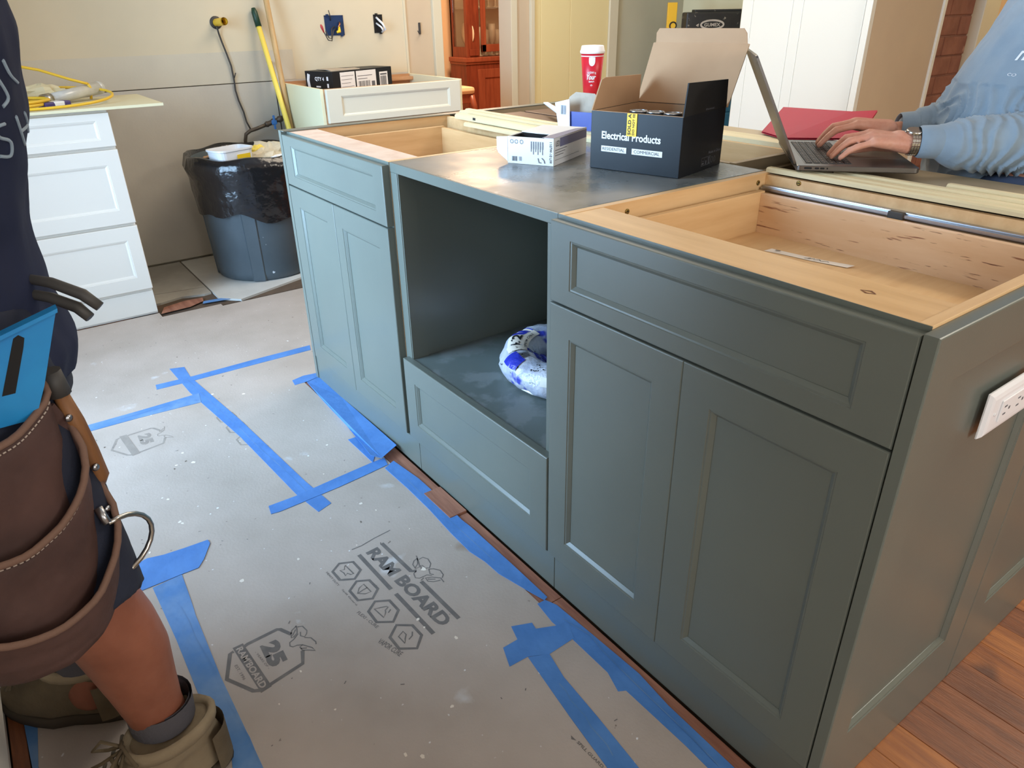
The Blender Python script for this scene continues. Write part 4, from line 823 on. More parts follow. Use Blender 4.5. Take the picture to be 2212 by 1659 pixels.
m = MB(); m.tube([tuple(Ts @ V((.03, .002, 0))), tuple(Ts @ V((LW-.03, .002, 0)))], .0042, 10); obj('hinge', m, M['laptop_dark'], lp)
# bagged cable coil in the microwave bay
cc = V((.300, .962, .3465+.042)); R0, r0 = .168, .044
co = thing('cable_coil', 'coil of white cable in printed blue and white plastic on the microwave bay floor', 'cable coil', (cc.x, cc.y, .3465))
m = MB(); nu, nv = 64, 22; rg = []
def coilp(a, b_, k=0.0):
    n_ = mnoise.noise(V((math.cos(a)*R0*16, math.sin(a)*R0*16, math.sin(b_)*1.2)))
    n2_ = mnoise.noise(V((math.cos(a)*R0*45, math.sin(a)*R0*45, b_*1.1)))
    r = r0*(1+.16*n_+.13*n2_)+k; z = math.sin(b_)*r*.92
    return (cc.x+(R0-.02+r*math.cos(b_)*1.15)*math.cos(a), cc.y+(R0-.02+r*math.cos(b_)*1.15)*math.sin(a), max(cc.z+z, .3472+k))
for i in range(nu): rg.append([coilp(2*math.pi*i/nu, 2*math.pi*j/nv) for j in range(nv)])
m.loft(rg, loop=True); obj('wrapper', m, M['coil_bag'], co)
def patch(name, a0, a1, b0, b1, mt, k=.0015, nn=10):
    m = MB(); vs = [coilp(a0+(a1-a0)*i/nn, b0+(b1-b0)*j/nn, k) for i in range(nn+1) for j in range(nn+1)]
    m.add(vs, [(i*(nn+1)+j, (i+1)*(nn+1)+j, (i+1)*(nn+1)+j+1, i*(nn+1)+j+1) for i in range(nn) for j in range(nn)], sm=True); return obj(name, m, mt, co)
patch('blue_patch', 2.80, 3.12, .5, 1.35, M['coil_bag_blue']); patch('blue_patch', 2.6, 3.5, 2.0, 2.9, M['coil_bag_blue']); patch('blue_patch', 1.75, 2.1, .9, 1.6, M['coil_bag_blue']); patch('blue_patch', 3.5, 3.8, 1.6, 2.3, M['coil_bag_blue'])
patch('cable_window', 3.55, 4.75, .15, .75, M['coil_core'], .0012, 14)
patch('label_field', 1.75, 2.75, .95, 2.1, M['paper'], .001, 12)
m = MB()
cm = lambda x, y: coilp(2.05+x, .95+y, .0022)
text(m, '14/2', None, -.15, .12, .62, .5, .03, fn=lambda x, y: coilp(2.62-x*1.0, 1.75-y*.9, .0022)); text(m, 'TYPE NM CABLE', None, 0, .0, .7, .14, .01, fn=lambda x, y: coilp(2.62-x*1.0, 1.98-y*.9, .0022))
for k in range(5): 
    a_ = 2.9+.035*k; m.add([coilp(a_, 1.35, .0022), coilp(a_+.02, 1.35, .0022), coilp(a_+.02, 1.75, .0022), coilp(a_, 1.75, .0022)], [(0, 1, 2, 3)])
Rr = random.Random(11)
for k in range(70):
    a_ = Rr.uniform(3.3, 4.9); b_ = Rr.choice((.95, 1.1, 1.25, 1.4))+Rr.uniform(-.03, .03); w_ = Rr.uniform(.01, .03)
    m.add([coilp(a_, b_, .0022), coilp(a_+w_, b_, .0022), coilp(a_+w_, b_+.06, .0022), coilp(a_, b_+.06, .0022)], [(0, 1, 2, 3)])
obj('label_print', m, M['ink'], co)
m = MB()
for k in range(3):
    m.tube([(cc.x+(R0+.012*(k-1))*math.cos(a*.26), cc.y+(R0+.012*(k-1))*math.sin(a*.26), .352+.004*k) for a in range(24)], .0045, 6, loop=True)
obj('cable', m, M['coil_core'], co)
m = MB()
for k in range(3):
    a = 2.2+k*.9; pts = []
    for i in range(9):
        f_ = i/8; x = cc.x+math.cos(a+.4*f_)*(R0-.05-f_*.06); y = cc.y+math.sin(a+.4*f_)*(R0-.05-f_*.06); pts.append((x, y, .352+.03*math.sin(f_*3.1)+.014*f_))
    m.tube(pts, [.016+.006*math.sin(i*1.9) for i in range(9)], 8, ell=.4)
obj('plastic_folds', m, [M['coil_bag_blue']], co)
# ---------------------------------------------------------------- along the back wall
# white drawer base at the left
wc = thing('drawer_cabinet', 'white three drawer base cabinet standing left against the back wall', 'cabinet', (-.75, 3.45, 0))
m = MB(); m.box(-1.20, 3.12, .002, -.337, 3.80, .874, b=.001); obj('body', m, M['cab_white'], wc)
Fy = lambda x, z, y: frame((x, y, z), (1, 0, 0), (0, 0, 1))
for z0, z1 in ((.737, .866), (.422, .724), (.126, .409)):
    shaker(Fy(-1.18, z0, 3.12), .845, z1-z0, M['cab_white'], wc, 'drawer_front', sl=.055, sr=.052, sb=.026 if z1 > .8 else .058, st=.028 if z1 > .8 else .058, rec=.007)
m = MB(); m.box(-1.20, 3.112, .012, -.338, 3.12, .112); obj('toe_board', m, M['cab_white'], wc)
m = MB(); m.box(-1.19, 3.125, .874, -.345, 3.15, .8765); obj('raw_top_edge', m, M['plywood'], wc)
m = MB(); m.box(-1.15, 3.085, .8775, -.125, 3.58, .888, b=.0008); tag(obj('plywood_sheet', m, M['paint_cream'], origin=(-.6, 3.35, .877)), 'pale plywood sheet laid over the white drawer cabinet, overhanging towards the bin', 'sheet')
zt = .8885
def coil(name, lab, cx, cy, rx, ry, z0, r, turns, mt, a0=0, a1=2*math.pi, dz=.004, tilt=0, grp=None):
    m = MB(); P = []
    n_ = int(28*turns)
    for i in range(n_+1):
        a = a0+(a1-a0)*i/n_*turns
        P.append((cx+rx*math.cos(a)*(1+.03*math.sin(i*.37)), cy+ry*math.sin(a)*(1+.03*math.cos(i*.3)), z0+r+dz*i/n_*turns+tilt*(1+math.sin(a))))
    m.tube(P, r, 8); return tag(obj(name, m, mt, origin=(cx, cy, z0)), lab, 'cable', grp)
pl_d = bpy.data.lights.new('cabinet_fill_light', 'POINT'); pl_d.energy = 5; pl_d.color = (1, .8, .55); pl_d.shadow_soft_size = .05; pl_o = bpy.data.objects.new('cabinet_fill_light', pl_d); COL.objects.link(pl_o); pl_o.location = (4.1, 6.49, 1.95)  # point light added to brighten the glass in the china cabinet
coil('electric_cable', 'large loose loop of yellow electric cable on the plywood sheet', -.55, 3.33, .29, .20, zt, .0055, 1.0, M['cable_yellow'], a0=-2.6, a1=2.55, tilt=.022, grp='yellow cables on the plywood sheet')
coil('electric_cable', 'tight roll of yellow electric cable at the front edge of the plywood sheet', -.72, 3.24, .20, .12, zt, .006, 2.6, M['cable_yellow'], dz=.012, grp='yellow cables on the plywood sheet')
m = MB(); m.tube([(-.75, 3.45, 1.06), (-.62, 3.46, 1.045), (-.50, 3.45, 1.015), (-.40, 3.42, .975), (-.34, 3.40, .955)], .0055, 8); m.tube([(-.34, 3.40, .955), (-.33, 3.41, .93), (-.34, 3.42, .894)], .0055, 8)
m.tube([(-.75, 3.45, 1.06), (-.84, 3.44, 1.03), (-.9, 3.42, .95), (-.92, 3.4, .894)], .0055, 8)
tag(obj('electric_cable', m, M['cable_yellow'], origin=(-.6, 3.45, zt)), 'yellow cable end arching up above the plywood sheet', 'cable', 'yellow cables on the plywood sheet')
tb = thing('plumbing_tube', 'clear grey plastic tube with a rounded end inside the yellow cable loop', 'tube', (-.42, 3.35, zt))
m = MB(); m.tube([(-.52, 3.30, zt+.022), (-.42, 3.37, zt+.032), (-.30, 3.45, zt+.044)], [.02, .022, .026], 14); m.ball((-.295, 3.453, zt+.0445), .0265); obj('tube', m, M['clear_plastic'], tb)
m = MB(); m.tube([(-.53, 3.295, zt+.022), (-.50, 3.315, zt+.024)], .0235, 12); obj('collar', m, M['steel'], tb)
pk = thing('parts_packet', 'small purple and white packet on the plywood sheet', 'packet', (-.50, 3.22, zt))
m = MB(); m.box(-.055, -.025, 0, .055, .025, .022, b=.006, T=zrot((-.50, 3.22, zt+.0004), .5)); obj('pouch', m, M['purple'], pk)
m = MB(); m.box(-.02, -.0255, .002, .03, .0255, .0225, b=.006, T=zrot((-.50, 3.22, zt+.0005), .5)); obj('label_band', m, M['white_card'], pk)
def crumple(name, lab, cat, c, rx, ry, rz, mt, seed, grp=None, parent=None):
    m = MB(); n_ = 18; k = 11; rg = []
    for i in range(k+1):
        ring = []
        for q in range(n_):
            a = 2*math.pi*q/n_; p = math.pi*i/k
            d = V((math.sin(p)*math.cos(a), math.sin(p)*math.sin(a), -math.cos(p)))
            s = 1+.33*mnoise.noise(d*2.3+V((seed, seed*1.7, 0)))+.16*mnoise.noise(d*6+V((0, seed, 0)))
            ring.append((c[0]+rx*d.x*s, c[1]+ry*d.y*s, max(c[2]+rz+rz*d.z*s, c[2]+.0004)))
        rg.append(ring)
    m.loft(rg, cap=False, sm=False); o = obj(name, m, mt, parent, origin=None if parent else c)
    return tag(o, lab, cat, grp) if parent is None else o
crumple('plastic_bag', 'clear plastic parts bag beside the yellow cable roll on the plywood', 'bag', (-.66, 3.34, zt), .085, .07, .035, M['clear_plastic'], 3.3)
crumple('parts_bag', 'cream plastic bag of fittings at the back of the plywood sheet', 'bag', (-.52, 3.47, zt), .10, .045, .035, M['paint_cream'], 5.1)
m = MB(); m.tube([(-.47, 3.43, zt+.012), (-.44, 3.46, zt+.028), (-.40, 3.47, zt+.03)], [.012, .016, .014], 10); tag(obj('brass_fitting', m, M['brass'], origin=(-.44, 3.46, zt)), 'small brass pipe fitting near the cream bag', 'fitting')
# rubbish bin with a black liner
bx, by = .29, 3.45
bn_ = thing('rubbish_bin', 'grey round plastic rubbish bin with black liner, beside the far cabinet', 'bin', (bx, by, .004))
Tn = Matrix.Translation((bx, by, .0045))
m = MB(); m.lathe([(.228, 0), (.240, .008), (.246, .04), (.268, .50), (.272, .56), (.280, .565), (.282, .585), (.274, .59), (.262, .585), (.256, .5), (.236, .03), (.2, .02)], 48, T=Tn); obj('bin_body', m, M['bin'], bn_)
m = MB()
for a in (-2.05, -.9, .4, 1.6, 2.8):
    for z0, z1 in ((.01, .5),):
        r0_, r1_ = .242, .267; ca, sa = math.cos(a), math.sin(a)
        m.add([(bx+(r0_)*math.cos(a+d), by+(r0_)*math.sin(a+d), z0) for d in (-.14, -.11, .11, .14)]+[(bx+(r0_+k)*math.cos(a+d), by+(r0_+k)*math.sin(a+d), z0) for d, k in ((-.11, .007), (.11, .007))]+
              [(bx+(r1_)*math.cos(a+d), by+(r1_)*math.sin(a+d), z1) for d in (-.14, -.11, .11, .14)]+[(bx+(r1_+k)*math.cos(a+d), by+(r1_+k)*math.sin(a+d), z1) for d, k in ((-.11, .007), (.11, .007))],
              [(0, 4, 10, 6), (4, 5, 11, 10), (5, 3, 9, 11), (6, 10, 11, 9), (3, 5, 4, 0)])
obj('rib', m, M['bin'], bn_)
m = MB(); n_ = 72; rg = []
def hem(a):   # how far the liner hangs down at each angle
    x = (a+2.05+math.pi) % (2*math.pi)-math.pi
    return .335-.04*math.exp(-((x+.42)/.30)**2)*2.0+.05*math.sin(a*2.1)+.03*math.sin(a*5+1)
prof = [(.250, .40), (.262, .56), (.272, .606), (.288, .604), (.294, .58), (.292, .52), (.286, .44), (.280, .36), (.281, 0)]
for i, (r_, z_) in enumerate(prof):
    ring = []
    for q in range(n_):
        a = 2*math.pi*q/n_; f_ = max(0, i-3)/5
        zz = z_ if i < 4 else .604-(.604-hem(a))*f_
        pl_ = mnoise.noise(V((math.cos(a)*4, math.sin(a)*4, i*.9)))*.020*(i > 3)+mnoise.noise(V((math.cos(a)*11, math.sin(a)*11, i*.6)))*.010*(i > 2)
        base_r = .246+(.268-.246)*min(zz, .5)/.5+.013 if i > 4 else r_
        ring.append((bx+(base_r+abs(pl_)*1.3)*math.cos(a), by+(base_r+abs(pl_)*1.3)*math.sin(a), zz+.006*math.sin(a*7+2)*(i in (2, 3))+.0045))
    rg.append(ring)
m.loft(rg, cap=False); obj('liner', m, M['bag'], bn_)
m = MB(); m.lathe([(.25, .40), (.001, .41)], 32, T=Tn, cap=False); obj('liner_bottom', m, M['bag'], bn_)
tub = thing('food_tub', 'white plastic tub with an orange label in the rubbish bin', 'tub', (.19, 3.33, .45))
Tt = zrot((.175, 3.335, .47), .35)
m = MB()
def rl(s, z): return [(x*s, y*s, z) for x, y in rrect(-.095, -.06, .095, .06, .03)]
m.loft([rl(.82, 0), rl(1, .165), rl(1.06, .168), rl(1.06, .176), rl(.97, .176), rl(.95, .16), rl(.8, .01)], T=Tt, sm=False); obj('tub_body', m, M['plastic_white'], tub)
m = MB(); rect(m, frame(Tt @ V((-.01, -.0585, .06)), Tt.to_3x3() @ V((1, 0, 0)), Tt.to_3x3() @ V((0, -.06, 1))), 0, .02, .075, .09); obj('orange_label', m, M['yellow_label'], tub)
for i, (x, y, z, s, mt, lab) in enumerate(((.36, 3.42, .44, .085, 'trash_paper', 'crumpled cream paper beside the tub in the bin'), (.42, 3.52, .47, .08, 'trash_paper', 'crumpled paper at the back right of the bin'), (.40, 3.36, .48, .05, 'plastic_white', 'white plastic scrap at the front of the bin'), (.27, 3.58, .45, .08, 'case_teal', 'dark green crumpled bag at the back of the bin'), (.36, 3.50, .54, .035, 'yellow', 'small pale yellow paper twist on top of the rubbish'), (.15, 3.50, .46, .07, 'kraft', 'brown crumpled card behind the tub in the bin'))):
    crumple('rubbish', lab, 'rubbish', (x, y, z+.02), s*1.35, s*1.15, s*.85, M[mt], i*2.3+1, 'rubbish in the bin')
m = MB(); m.box(-.03, -.004, 0, .03, .004, .1, b=.002, T=zrot((.10, 3.42, .5), .6)); tag(obj('black_offcut', m, M['black_matte'], origin=(.1, 3.42, .5)), 'black plastic offcut at the left rim of the bin', 'offcut')
# cream drawer cabinet
cc_ = thing('cream_cabinet', 'cream open topped base cabinet with one wide drawer front, against the back wall', 'cabinet', (1.05, 3.55, 0))
for a_ in (.640, 1.446): m = MB(); m.box(a_, 3.28, .002, a_+.016, 3.852, H, b=.001); obj('side_panel', m, M['cab_cream_side'], cc_)
m = MB(); m.box(.656, 3.836, .1, 1.446, 3.852, H); m.box(.656, 3.28, .1, 1.446, 3.30, H-.002); m.box(.656, 3.30, .1, 1.446, 3.836, .12); obj('carcass', m, M['plywood'], cc_)
m = MB(); m.box(.656, 3.30, H-.10, 1.446, 3.36, H-.082); m.box(.656, 3.79, H-.03, 1.446, 3.836, H-.012); m.box(.656, 3.40, .777, 1.446, 3.83, .794); obj('rail', m, M['plywood'], cc_)
shaker(Fy(.664, .716, 3.28), .775, .158, M['cab_cream'], cc_, 'drawer_front', sl=.075, sr=.068, sb=.03, st=.034, rec=.007)
shaker(Fy(.664, .11, 3.28), .386, .60, M['cab_cream'], cc_, 'door', rec=.007); shaker(Fy(1.053, .11, 3.28), .386, .60, M['cab_cream'], cc_, 'door', rec=.007)
m = MB(); m.box(.657, 3.30, .002, 1.446, 3.31, .10); obj('toe_board', m, M['cab_cream'], cc_)
# long black carton on it
A = V((.86, 3.585)); B = V((1.275, 3.735)); u = (B-A).normalized(); wl = (B-A).length; n2 = V((-u.y, u.x))
lc = thing('lamp_carton', 'long black lamp carton with white barcode labels on the cream cabinet', 'carton', (A.x, A.y, .84))
T = frame((A.x, A.y, .7945), (u.x, u.y, 0), (n2.x, n2.y, 0)); dp = .21; hc = .135
m = MB(); m.box(-.02, 0, 0, wl, dp, hc, b=.002, T=T); obj('carton_body', m, M['black_card'], lc)
m = MB(); m.prism([(.0, .03), (.2, .01), (.24, .09), (.05, .12)], hc, hc+.004, T=T); m.prism([(.02, .06), (.16, .045), (.15, .15), (.03, .17)], hc+.004, hc+.006, T=T); obj('torn_top', m, M['kraft_grey'], lc)
Tf2 = frame(T @ V((-.02, -.0006, 0)), (u.x, u.y, 0), (0, 0, 1)); m = MB()
rect(m, Tf2, .055, .018, .165, .128); rect(m, Tf2, .175, .018, .33, .128); rect(m, Tf2, .358, .024, .425, .112); lab_ = obj('label', m, M['white_card'], lc)
m = MB()
for k in range(5): rect(m, Tf2, .062, .108-.018*k, .155-.012*(k % 3), .110-.018*k, lift=.0007)
barcode(m, Tf2, .19, .03, .28, .075, n=16, lift=.0007); rect(m, Tf2, .292, .03, .318, .07, lift=.0007); barcode(m, Tf2, .365, .035, .418, .09, n=7, lift=.0007, seed=5); rect(m, Tf2, .365, .095, .418, .103, lift=.0007); rect(m, Tf2, .185, .1, .30, .103, lift=.0007); rect(m, Tf2, .185, .085, .26, .088, lift=.0007)
obj('label_print', m, M['ink_grey'], lab_)
Te2 = frame(T @ V((-.0206, dp, 0)), (-n2.x, -n2.y, 0), (0, 0, 1)); m = MB()
text(m, 'QTY 4', Te2, .075, .085, .07, .022, .03); strokes(m, [(.03, .12), (.022, .09), (.026, .055), (.036, .025)], .02, T=Te2); rect(m, Te2, .08, .055, .115, .062); rect(m, Te2, .08, .02, .13, .025)
for k in range(3): rect(m, Te2, .165, .02+.035*k, .178, .04+.035*k)
obj('end_print', m, M['plastic_white'], lc)
# poles leaning in the corner between bin and cream cabinet
br = thing('broom', 'yellow pole with a dark green grip leaning in the corner by the cream cabinet', 'broom', (.66, 3.52, .005))
p0, p1 = V((.633, 3.47, .004)), V((.566, 3.84, 1.235)); d_ = (p1-p0)
m = MB(); m.tube([tuple(p0+d_*.0), tuple(p0+d_*.95)], .0135, 12); obj('pole', m, M['yellow'], br)
m = MB(); m.tube([tuple(p0+d_*.93), tuple(p0+d_*.985), tuple(p0+d_)], [.016, .0155, .010], 12); obj('grip', m, M['green_grip'], br)
m = MB(); m.tube([(.618, 3.60, .004), (.628, 3.845, 1.55)], .0145, 12); tag(obj('wooden_pole', m, M['pole_wood'], origin=(.62, 3.6, 0)), 'plain wooden pole leaning behind the yellow pole', 'pole')
m = MB(); m.tube([(.612, 3.40, .006), (.618, 3.845, .98)], .0055, 8); tag(obj('metal_rod', m, M['rubber'], origin=(.612, 3.4, 0)), 'thin grey rod leaning beside the yellow pole', 'rod')
# services on the wall
st_ = thing('yellow_stub', 'short yellow pipe stub sticking out of the back wall', 'pipe', (.372, WY, 1.175))
m = MB(); m.tube([(.372, WY-.0, 1.172), (.384, WY-.10, 1.178)], .018, 16, cap=False); m.tube([(.3845, WY-.1005, 1.178), (.372, WY, 1.172)], .0145, 16, cap=False); obj('stub', m, M['cable_yellow'], st_)
m = MB(); m.lathe([(.03, 0), (.03, .004), (.02, .004)], 18, T=frame((.37, WY, 1.172), (1, 0, 0), (0, 0, 1))); m.lathe([(.014, .0), (.001, .002)], 12, T=frame((.379, WY-.05, 1.175), (1, 0, 0), (0, 0, 1))); obj('collar', m, M['wire_black'], st_)
wy_ = WY-.012
m = MB(); m.tube([(.362, wy_-.02, 1.155), (.372, wy_, 1.12), (.380, wy_, 1.08), (.392, wy_, 1.03), (.405, wy_, .97), (.407, wy_, .90), (.405, wy_, .85), (.412, wy_, .80), (.428, wy_, .74), (.434, wy_, .69), (.447, wy_-.01, .648)], .0045, 8)
m.tube([(.407, wy_, .905), (.42, wy_-.006, .935)], .003, 6); tag(obj('black_wire', m, M['wire_black'], origin=(.4, WY, .9)), 'thin dark wire running down the back wall from the yellow stub', 'wire')
gp = thing('gas_pipe', 'brown gas pipe with a blue valve handle coming out of the wall above the bin', 'pipe', (.41, WY, .6))
m = MB(); m.tube([(.405, WY, .50), (.403, WY-.03, .56), (.402, WY-.04, .60), (.408, WY-.05, .632), (.432, WY-.055, .648), (.47, WY-.06, .657), (.53, WY-.07, .676)], .0095, 10); obj('pipe', m, M['pipe'], gp)
m = MB(); a_, b_ = V((.515, WY-.068, .672)), V((.625, WY-.085, .705)); k_ = [0, .1, .14, .3, .36, .5, .55, .62, .66, .8, .86, 1]; rr_ = [.012, .016, .013, .013, .017, .017, .012, .012, .017, .017, .013, .013]
m.tube([tuple(a_+(b_-a_)*q) for q in k_], rr_, 8); obj('valve_body', m, M['pipe'], gp)
c_ = a_+(b_-a_)*.38; m = MB(); m.box(c_.x-.006, c_.y-.026, c_.z-.036, c_.x+.006, c_.y-.018, c_.z+.036, b=.003); m.box(c_.x-.014, c_.y-.028, c_.z-.012, c_.x+.014, c_.y-.014, c_.z+.012, b=.005); obj('valve_handle', m, M['valve_blue'], gp)
m = MB(); m.prism([(.318, .44), (.335, .44), (.345, .52), (.352, .60), (.340, .60), (.330, .52)], -.002, .0, T=frame((-.11, WY-.003, -.13), (1, 0, 0), (0, 0, 1))); tag(obj('tape_tail', m, M['tape'], origin=(.22, WY, .36)), 'blue tape tail stuck to the wall left of the bin', 'tape')
def jbox(name, lab, x0, x1, z0, z1, mt):
    b = thing(name, lab, 'electrical box', ((x0+x1)/2, WY, (z0+z1)/2))
    m = MB(); q = .004
    m.box(x0, WY-.004, z0, x0+q, WY+.02, z1); m.box(x1-q, WY-.004, z0, x1, WY+.02, z1); m.box(x0, WY-.004, z0, x1, WY+.02, z0+q); m.box(x0, WY-.004, z1-q, x1, WY+.02, z1); m.box(x0+.01, WY-.008, z1-.004, x0+.025, WY-.003, z1+.006); m.box(x1-.025, WY-.008, z0-.006, x1-.01, WY-.003, z0+.004); obj('box_rim', m, mt, b)
    m = MB(); m.box(x0+q, WY-.0025, z0+q, x1-q, WY-.0015, z1-q); obj('box_back', m, mt if mt == M['box_blue'] else M['hole'], b); return b
jb = jbox('junction_box', 'square dark blue junction box with loose wires in the back wall', .955, 1.066, 1.095, 1.195, M['box_blue'])
m = MB(); m.tube([(1.02, WY-.004, 1.13), (.985, WY-.04, 1.12), (.96, WY-.06, 1.07), (.935, WY-.07, 1.075), (.915, WY-.07, 1.115)], .003, 6); m.tube([(1.01, WY-.004, 1.14), (.98, WY-.03, 1.13), (.965, WY-.05, 1.08), (.945, WY-.06, 1.085), (.93, WY-.06, 1.12)], .003, 6); m.tube([(.99, WY-.004, 1.17), (.982, WY-.02, 1.20), (.978, WY-.02, 1.22)], .0025, 6); obj('wire', m, M['wire_black'], jb)
m = MB(); m.tube([(.915, WY-.07, 1.112), (.906, WY-.07, 1.14), (.902, WY-.07, 1.152)], [.0035, .008, .004], 8); obj('wire_nut', m, M['red'], jb)
m = MB(); m.tube([(1.03, WY-.02, 1.145), (1.015, WY-.05, 1.115), (1.0, WY-.05, 1.112)], [.004, .009, .006], 8); obj('wire_nut', m, M['yellow_label'], jb)
m = MB(); m.tube([(1.04, WY-.005, 1.16), (1.03, WY-.03, 1.15), (1.02, WY-.03, 1.135)], .005, 6); obj('bare_wire', m, M['copper'], jb)
jb = jbox('switch_box', 'narrow dark switch box with a pale cable in the back wall', 1.253, 1.308, 1.10, 1.195, M['black_matte'])
m = MB(); m.tube([(1.27, WY-.004, 1.18), (1.285, WY-.045, 1.15), (1.30, WY-.05, 1.12), (1.297, WY-.01, 1.105)], .006, 8); m.tube([(1.268, WY-.004, 1.15), (1.28, WY-.04, 1.13), (1.29, WY-.04, 1.11)], .005, 8); obj('cable', m, M['plastic_white'], jb)
hk = thing('coat_hook', 'small dark metal hook on the tan strip beside the doorway', 'hook', (1.55, WY, 1.11))
m = MB(); m.box(1.545, WY-.006, 1.085, 1.557, WY+.004, 1.148, b=.003); obj('plate', m, M['wire_black'], hk)
m = MB(); m.tube([(1.55, WY-.006, 1.092), (1.53, WY-.03, 1.090), (1.518, WY-.035, 1.105)], .003, 6); obj('arm', m, M['wire_black'], hk)
# level and tool case in the nook
m = MB(); T = frame((3.255, 3.42, .02), (.80, -.59, 0), (0, .04, 1)); m.box(-.032, 0, -.012, .032, 1.215, .012, b=.003, T=T)
lv = thing('spirit_level', 'yellow spirit level standing in the nook left of the tool case', 'level', (3.255, 3.42, 0)); obj('beam', m, M['level_yellow'], lv)
m = MB(); m.lathe([(.026, .012), (.026, .016), (.018, .016), (.018, .013)], 18, T=T @ Matrix.Translation((.01, 1.075, 0)), cap=False); obj('vial_ring', m, M['black_matte'], lv)
tc_ = thing('tool_case', 'black and teal tool case with an oval emblem, standing in the nook', 'tool case', (3.45, 3.20, 0))
T = frame((3.262, 3.296, .0), (.80, -.59, 0), (0, 0, 1)); cwid = .46
m = MB(); m.box(0, .0, -.16, cwid, .55, 0, b=.015, T=T); obj('case_base', m, M['case_teal'], tc_)
m = MB(); m.box(-.01, 1.035, -.14, cwid, 1.175, .012, b=.012, T=T); m.box(.05, 1.172, -.12, .38, 1.19, -.02, b=.006, T=T); obj('case_lid', m, M['case_black'], tc_)
m = MB(); m.box(.0, .55, -.15, cwid, 1.035, -.006, b=.01, T=T); obj('case_front', m, M['case_teal'], tc_)
m = MB(); m.box(.13, .90, -.006, .34, 1.03, .002, b=.004, T=T); obj('grey_tray', m, M['bin'], tc_)
m = MB(); E_ = [(.165+.075*math.cos(a*math.pi/12), 1.10+.026*math.sin(a*math.pi/12)) for a in range(25)]; strokes(m, E_, .011, T=T, lift=.0135); text(m, 'GUMEX', T, .112, 1.089, .106, .021, .02, lift=.0135); strokes(m, [(.06, 1.095), (.075, 1.105), (.07, 1.09)], .007, T=T, lift=.0135); obj('emblem', m, M['kraft_grey'], tc_)
m = MB(); m.box(.30, 1.0, .003, .36, 1.02, .004, T=T); m.box(.295, .97, .003, .302, 1.02, .004, T=T); obj('latch', m, M['plastic_white'], tc_)
m = MB(); m.prism([(0, 0), (.10, 0), (.16, .62), (.10, .62)], -.01, .01, T=frame((3.12, 2.80, .02), (.80, -.59, 0), (0, 0, 1))); tag(obj('white_offcut', m, M['door_white'], origin=(3.2, 2.75, 0)), 'white board offcut leaning below the tool case', 'offcut')
# dining room furniture seen through the doorway
hx, hy = 3.49, 6.36; cdp = .27
ch = thing('china_cabinet', 'dark red wooden china cabinet with glass doors, through the doorway', 'china cabinet', (4.1, 6.55, 0))
m = MB(); m.box(hx, hy, .08, hx+1.3, hy+.30, .74, b=.004); m.box(hx+.02, hy+.02, 0, hx+1.28, hy+.28, .08); obj('base', m, M['cherry'], ch)
m = MB(); m.box(hx-.015, hy-.02, .74, hx+1.32, hy+.31, .785, b=.008); m.box(hx-.008, hy-.01, .72, hx+1.31, hy+.30, .74, b=.004); obj('waist_moulding', m, M['cherry_light'], ch)
for i in range(2):
    x0 = hx+.13+i*.56; d = shaker(Fy(x0, .12, hy), .52, .55, M['cherry_light'], ch, 'door', sl=.08, sr=.08, sb=.08, st=.08)
m = MB(); m.box(hx+.02, hy+.0, .785, hx+.17, hy+.045, 2.0, b=.004); m.box(hx+.02, hy+.26, .785, hx+.06, hy+.30, 2.0); m.box(hx+.045, hy-.012, .80, hx+.15, hy, .86, b=.004); m.box(hx+1.22, hy, .785, hx+1.28, hy+.30, 2.0); m.box(hx+.02, hy+.0, 2.0, hx+1.28, hy+.30, 2.1); m.box(hx+.02, hy+.045, .785, hx+.055, hy+.26, .88); hf = obj('hutch_frame', m, M['cherry'], ch)
m = MB(); m.box(hx+.02, hy+.28, .785, hx+1.28, hy+.30, 2.0); obj('mirror_back', m, M['cloth_glass'], ch)
for k in range(2):
    z = 1.22+.36*k; m = MB(); m.box(hx+.06, hy+.06, z, hx+1.22, hy+.275, z+.012); obj('shelf', m, M['glassware'], ch)
m = MB()
x0, x1 = hx+.19, hx+.72
m.box(x0, hy-.012, .83, x0+.055, hy+.01, 1.98, b=.004); m.box(x1-.055, hy-.012, .83, x1, hy+.01, 1.98, b=.004); m.box(x0, hy-.012, .83, x1, hy+.01, .90, b=.004); m.box(x0, hy-.012, 1.92, x1, hy+.01, 1.98); dr = obj('glass_door', m, M['cherry_light'], ch)
m = MB(); m.box(x0+.05, hy-.002, .89, x1-.05, hy+.002, 1.93); obj('pane', m, M['glass'], dr)
m = MB(); m.box(hx+.03, hy+.05, .88, hx+.034, hy+.258, 1.99); obj('side_pane', m, M['glass'], ch)
GL = ['leftmost low', 'second low', 'tallest low', 'leftmost shelf', 'middle shelf', 'rightmost shelf', 'rightmost low']
for i, (x, y, z, s) in enumerate(((.27, .14, .786, 1.0), (.34, .14, .786, .9), (.43, .16, .786, 1.1), (.30, .20, 1.233, 1.0), (.40, .16, 1.233, .9), (.50, .18, 1.233, 1.0), (.52, .2, .786, .9))):
    gl = thing('glassware', GL[i]+' pale glass goblet behind the china cabinet door', 'goblet', (hx+x, hy+y, z), group='glassware in the china cabinet')
    m = MB(); m.lathe([(.03*s, 0), (.03*s, .004), (.006, .012), (.006, .09*s), (.034*s, .13*s), (.038*s, .2*s), (.034*s, .27*s)], 14, T=Matrix.Translation((hx+x, hy+y, z+.0005))); obj('bowl_and_stem', m, M['cloth_glass'], gl)
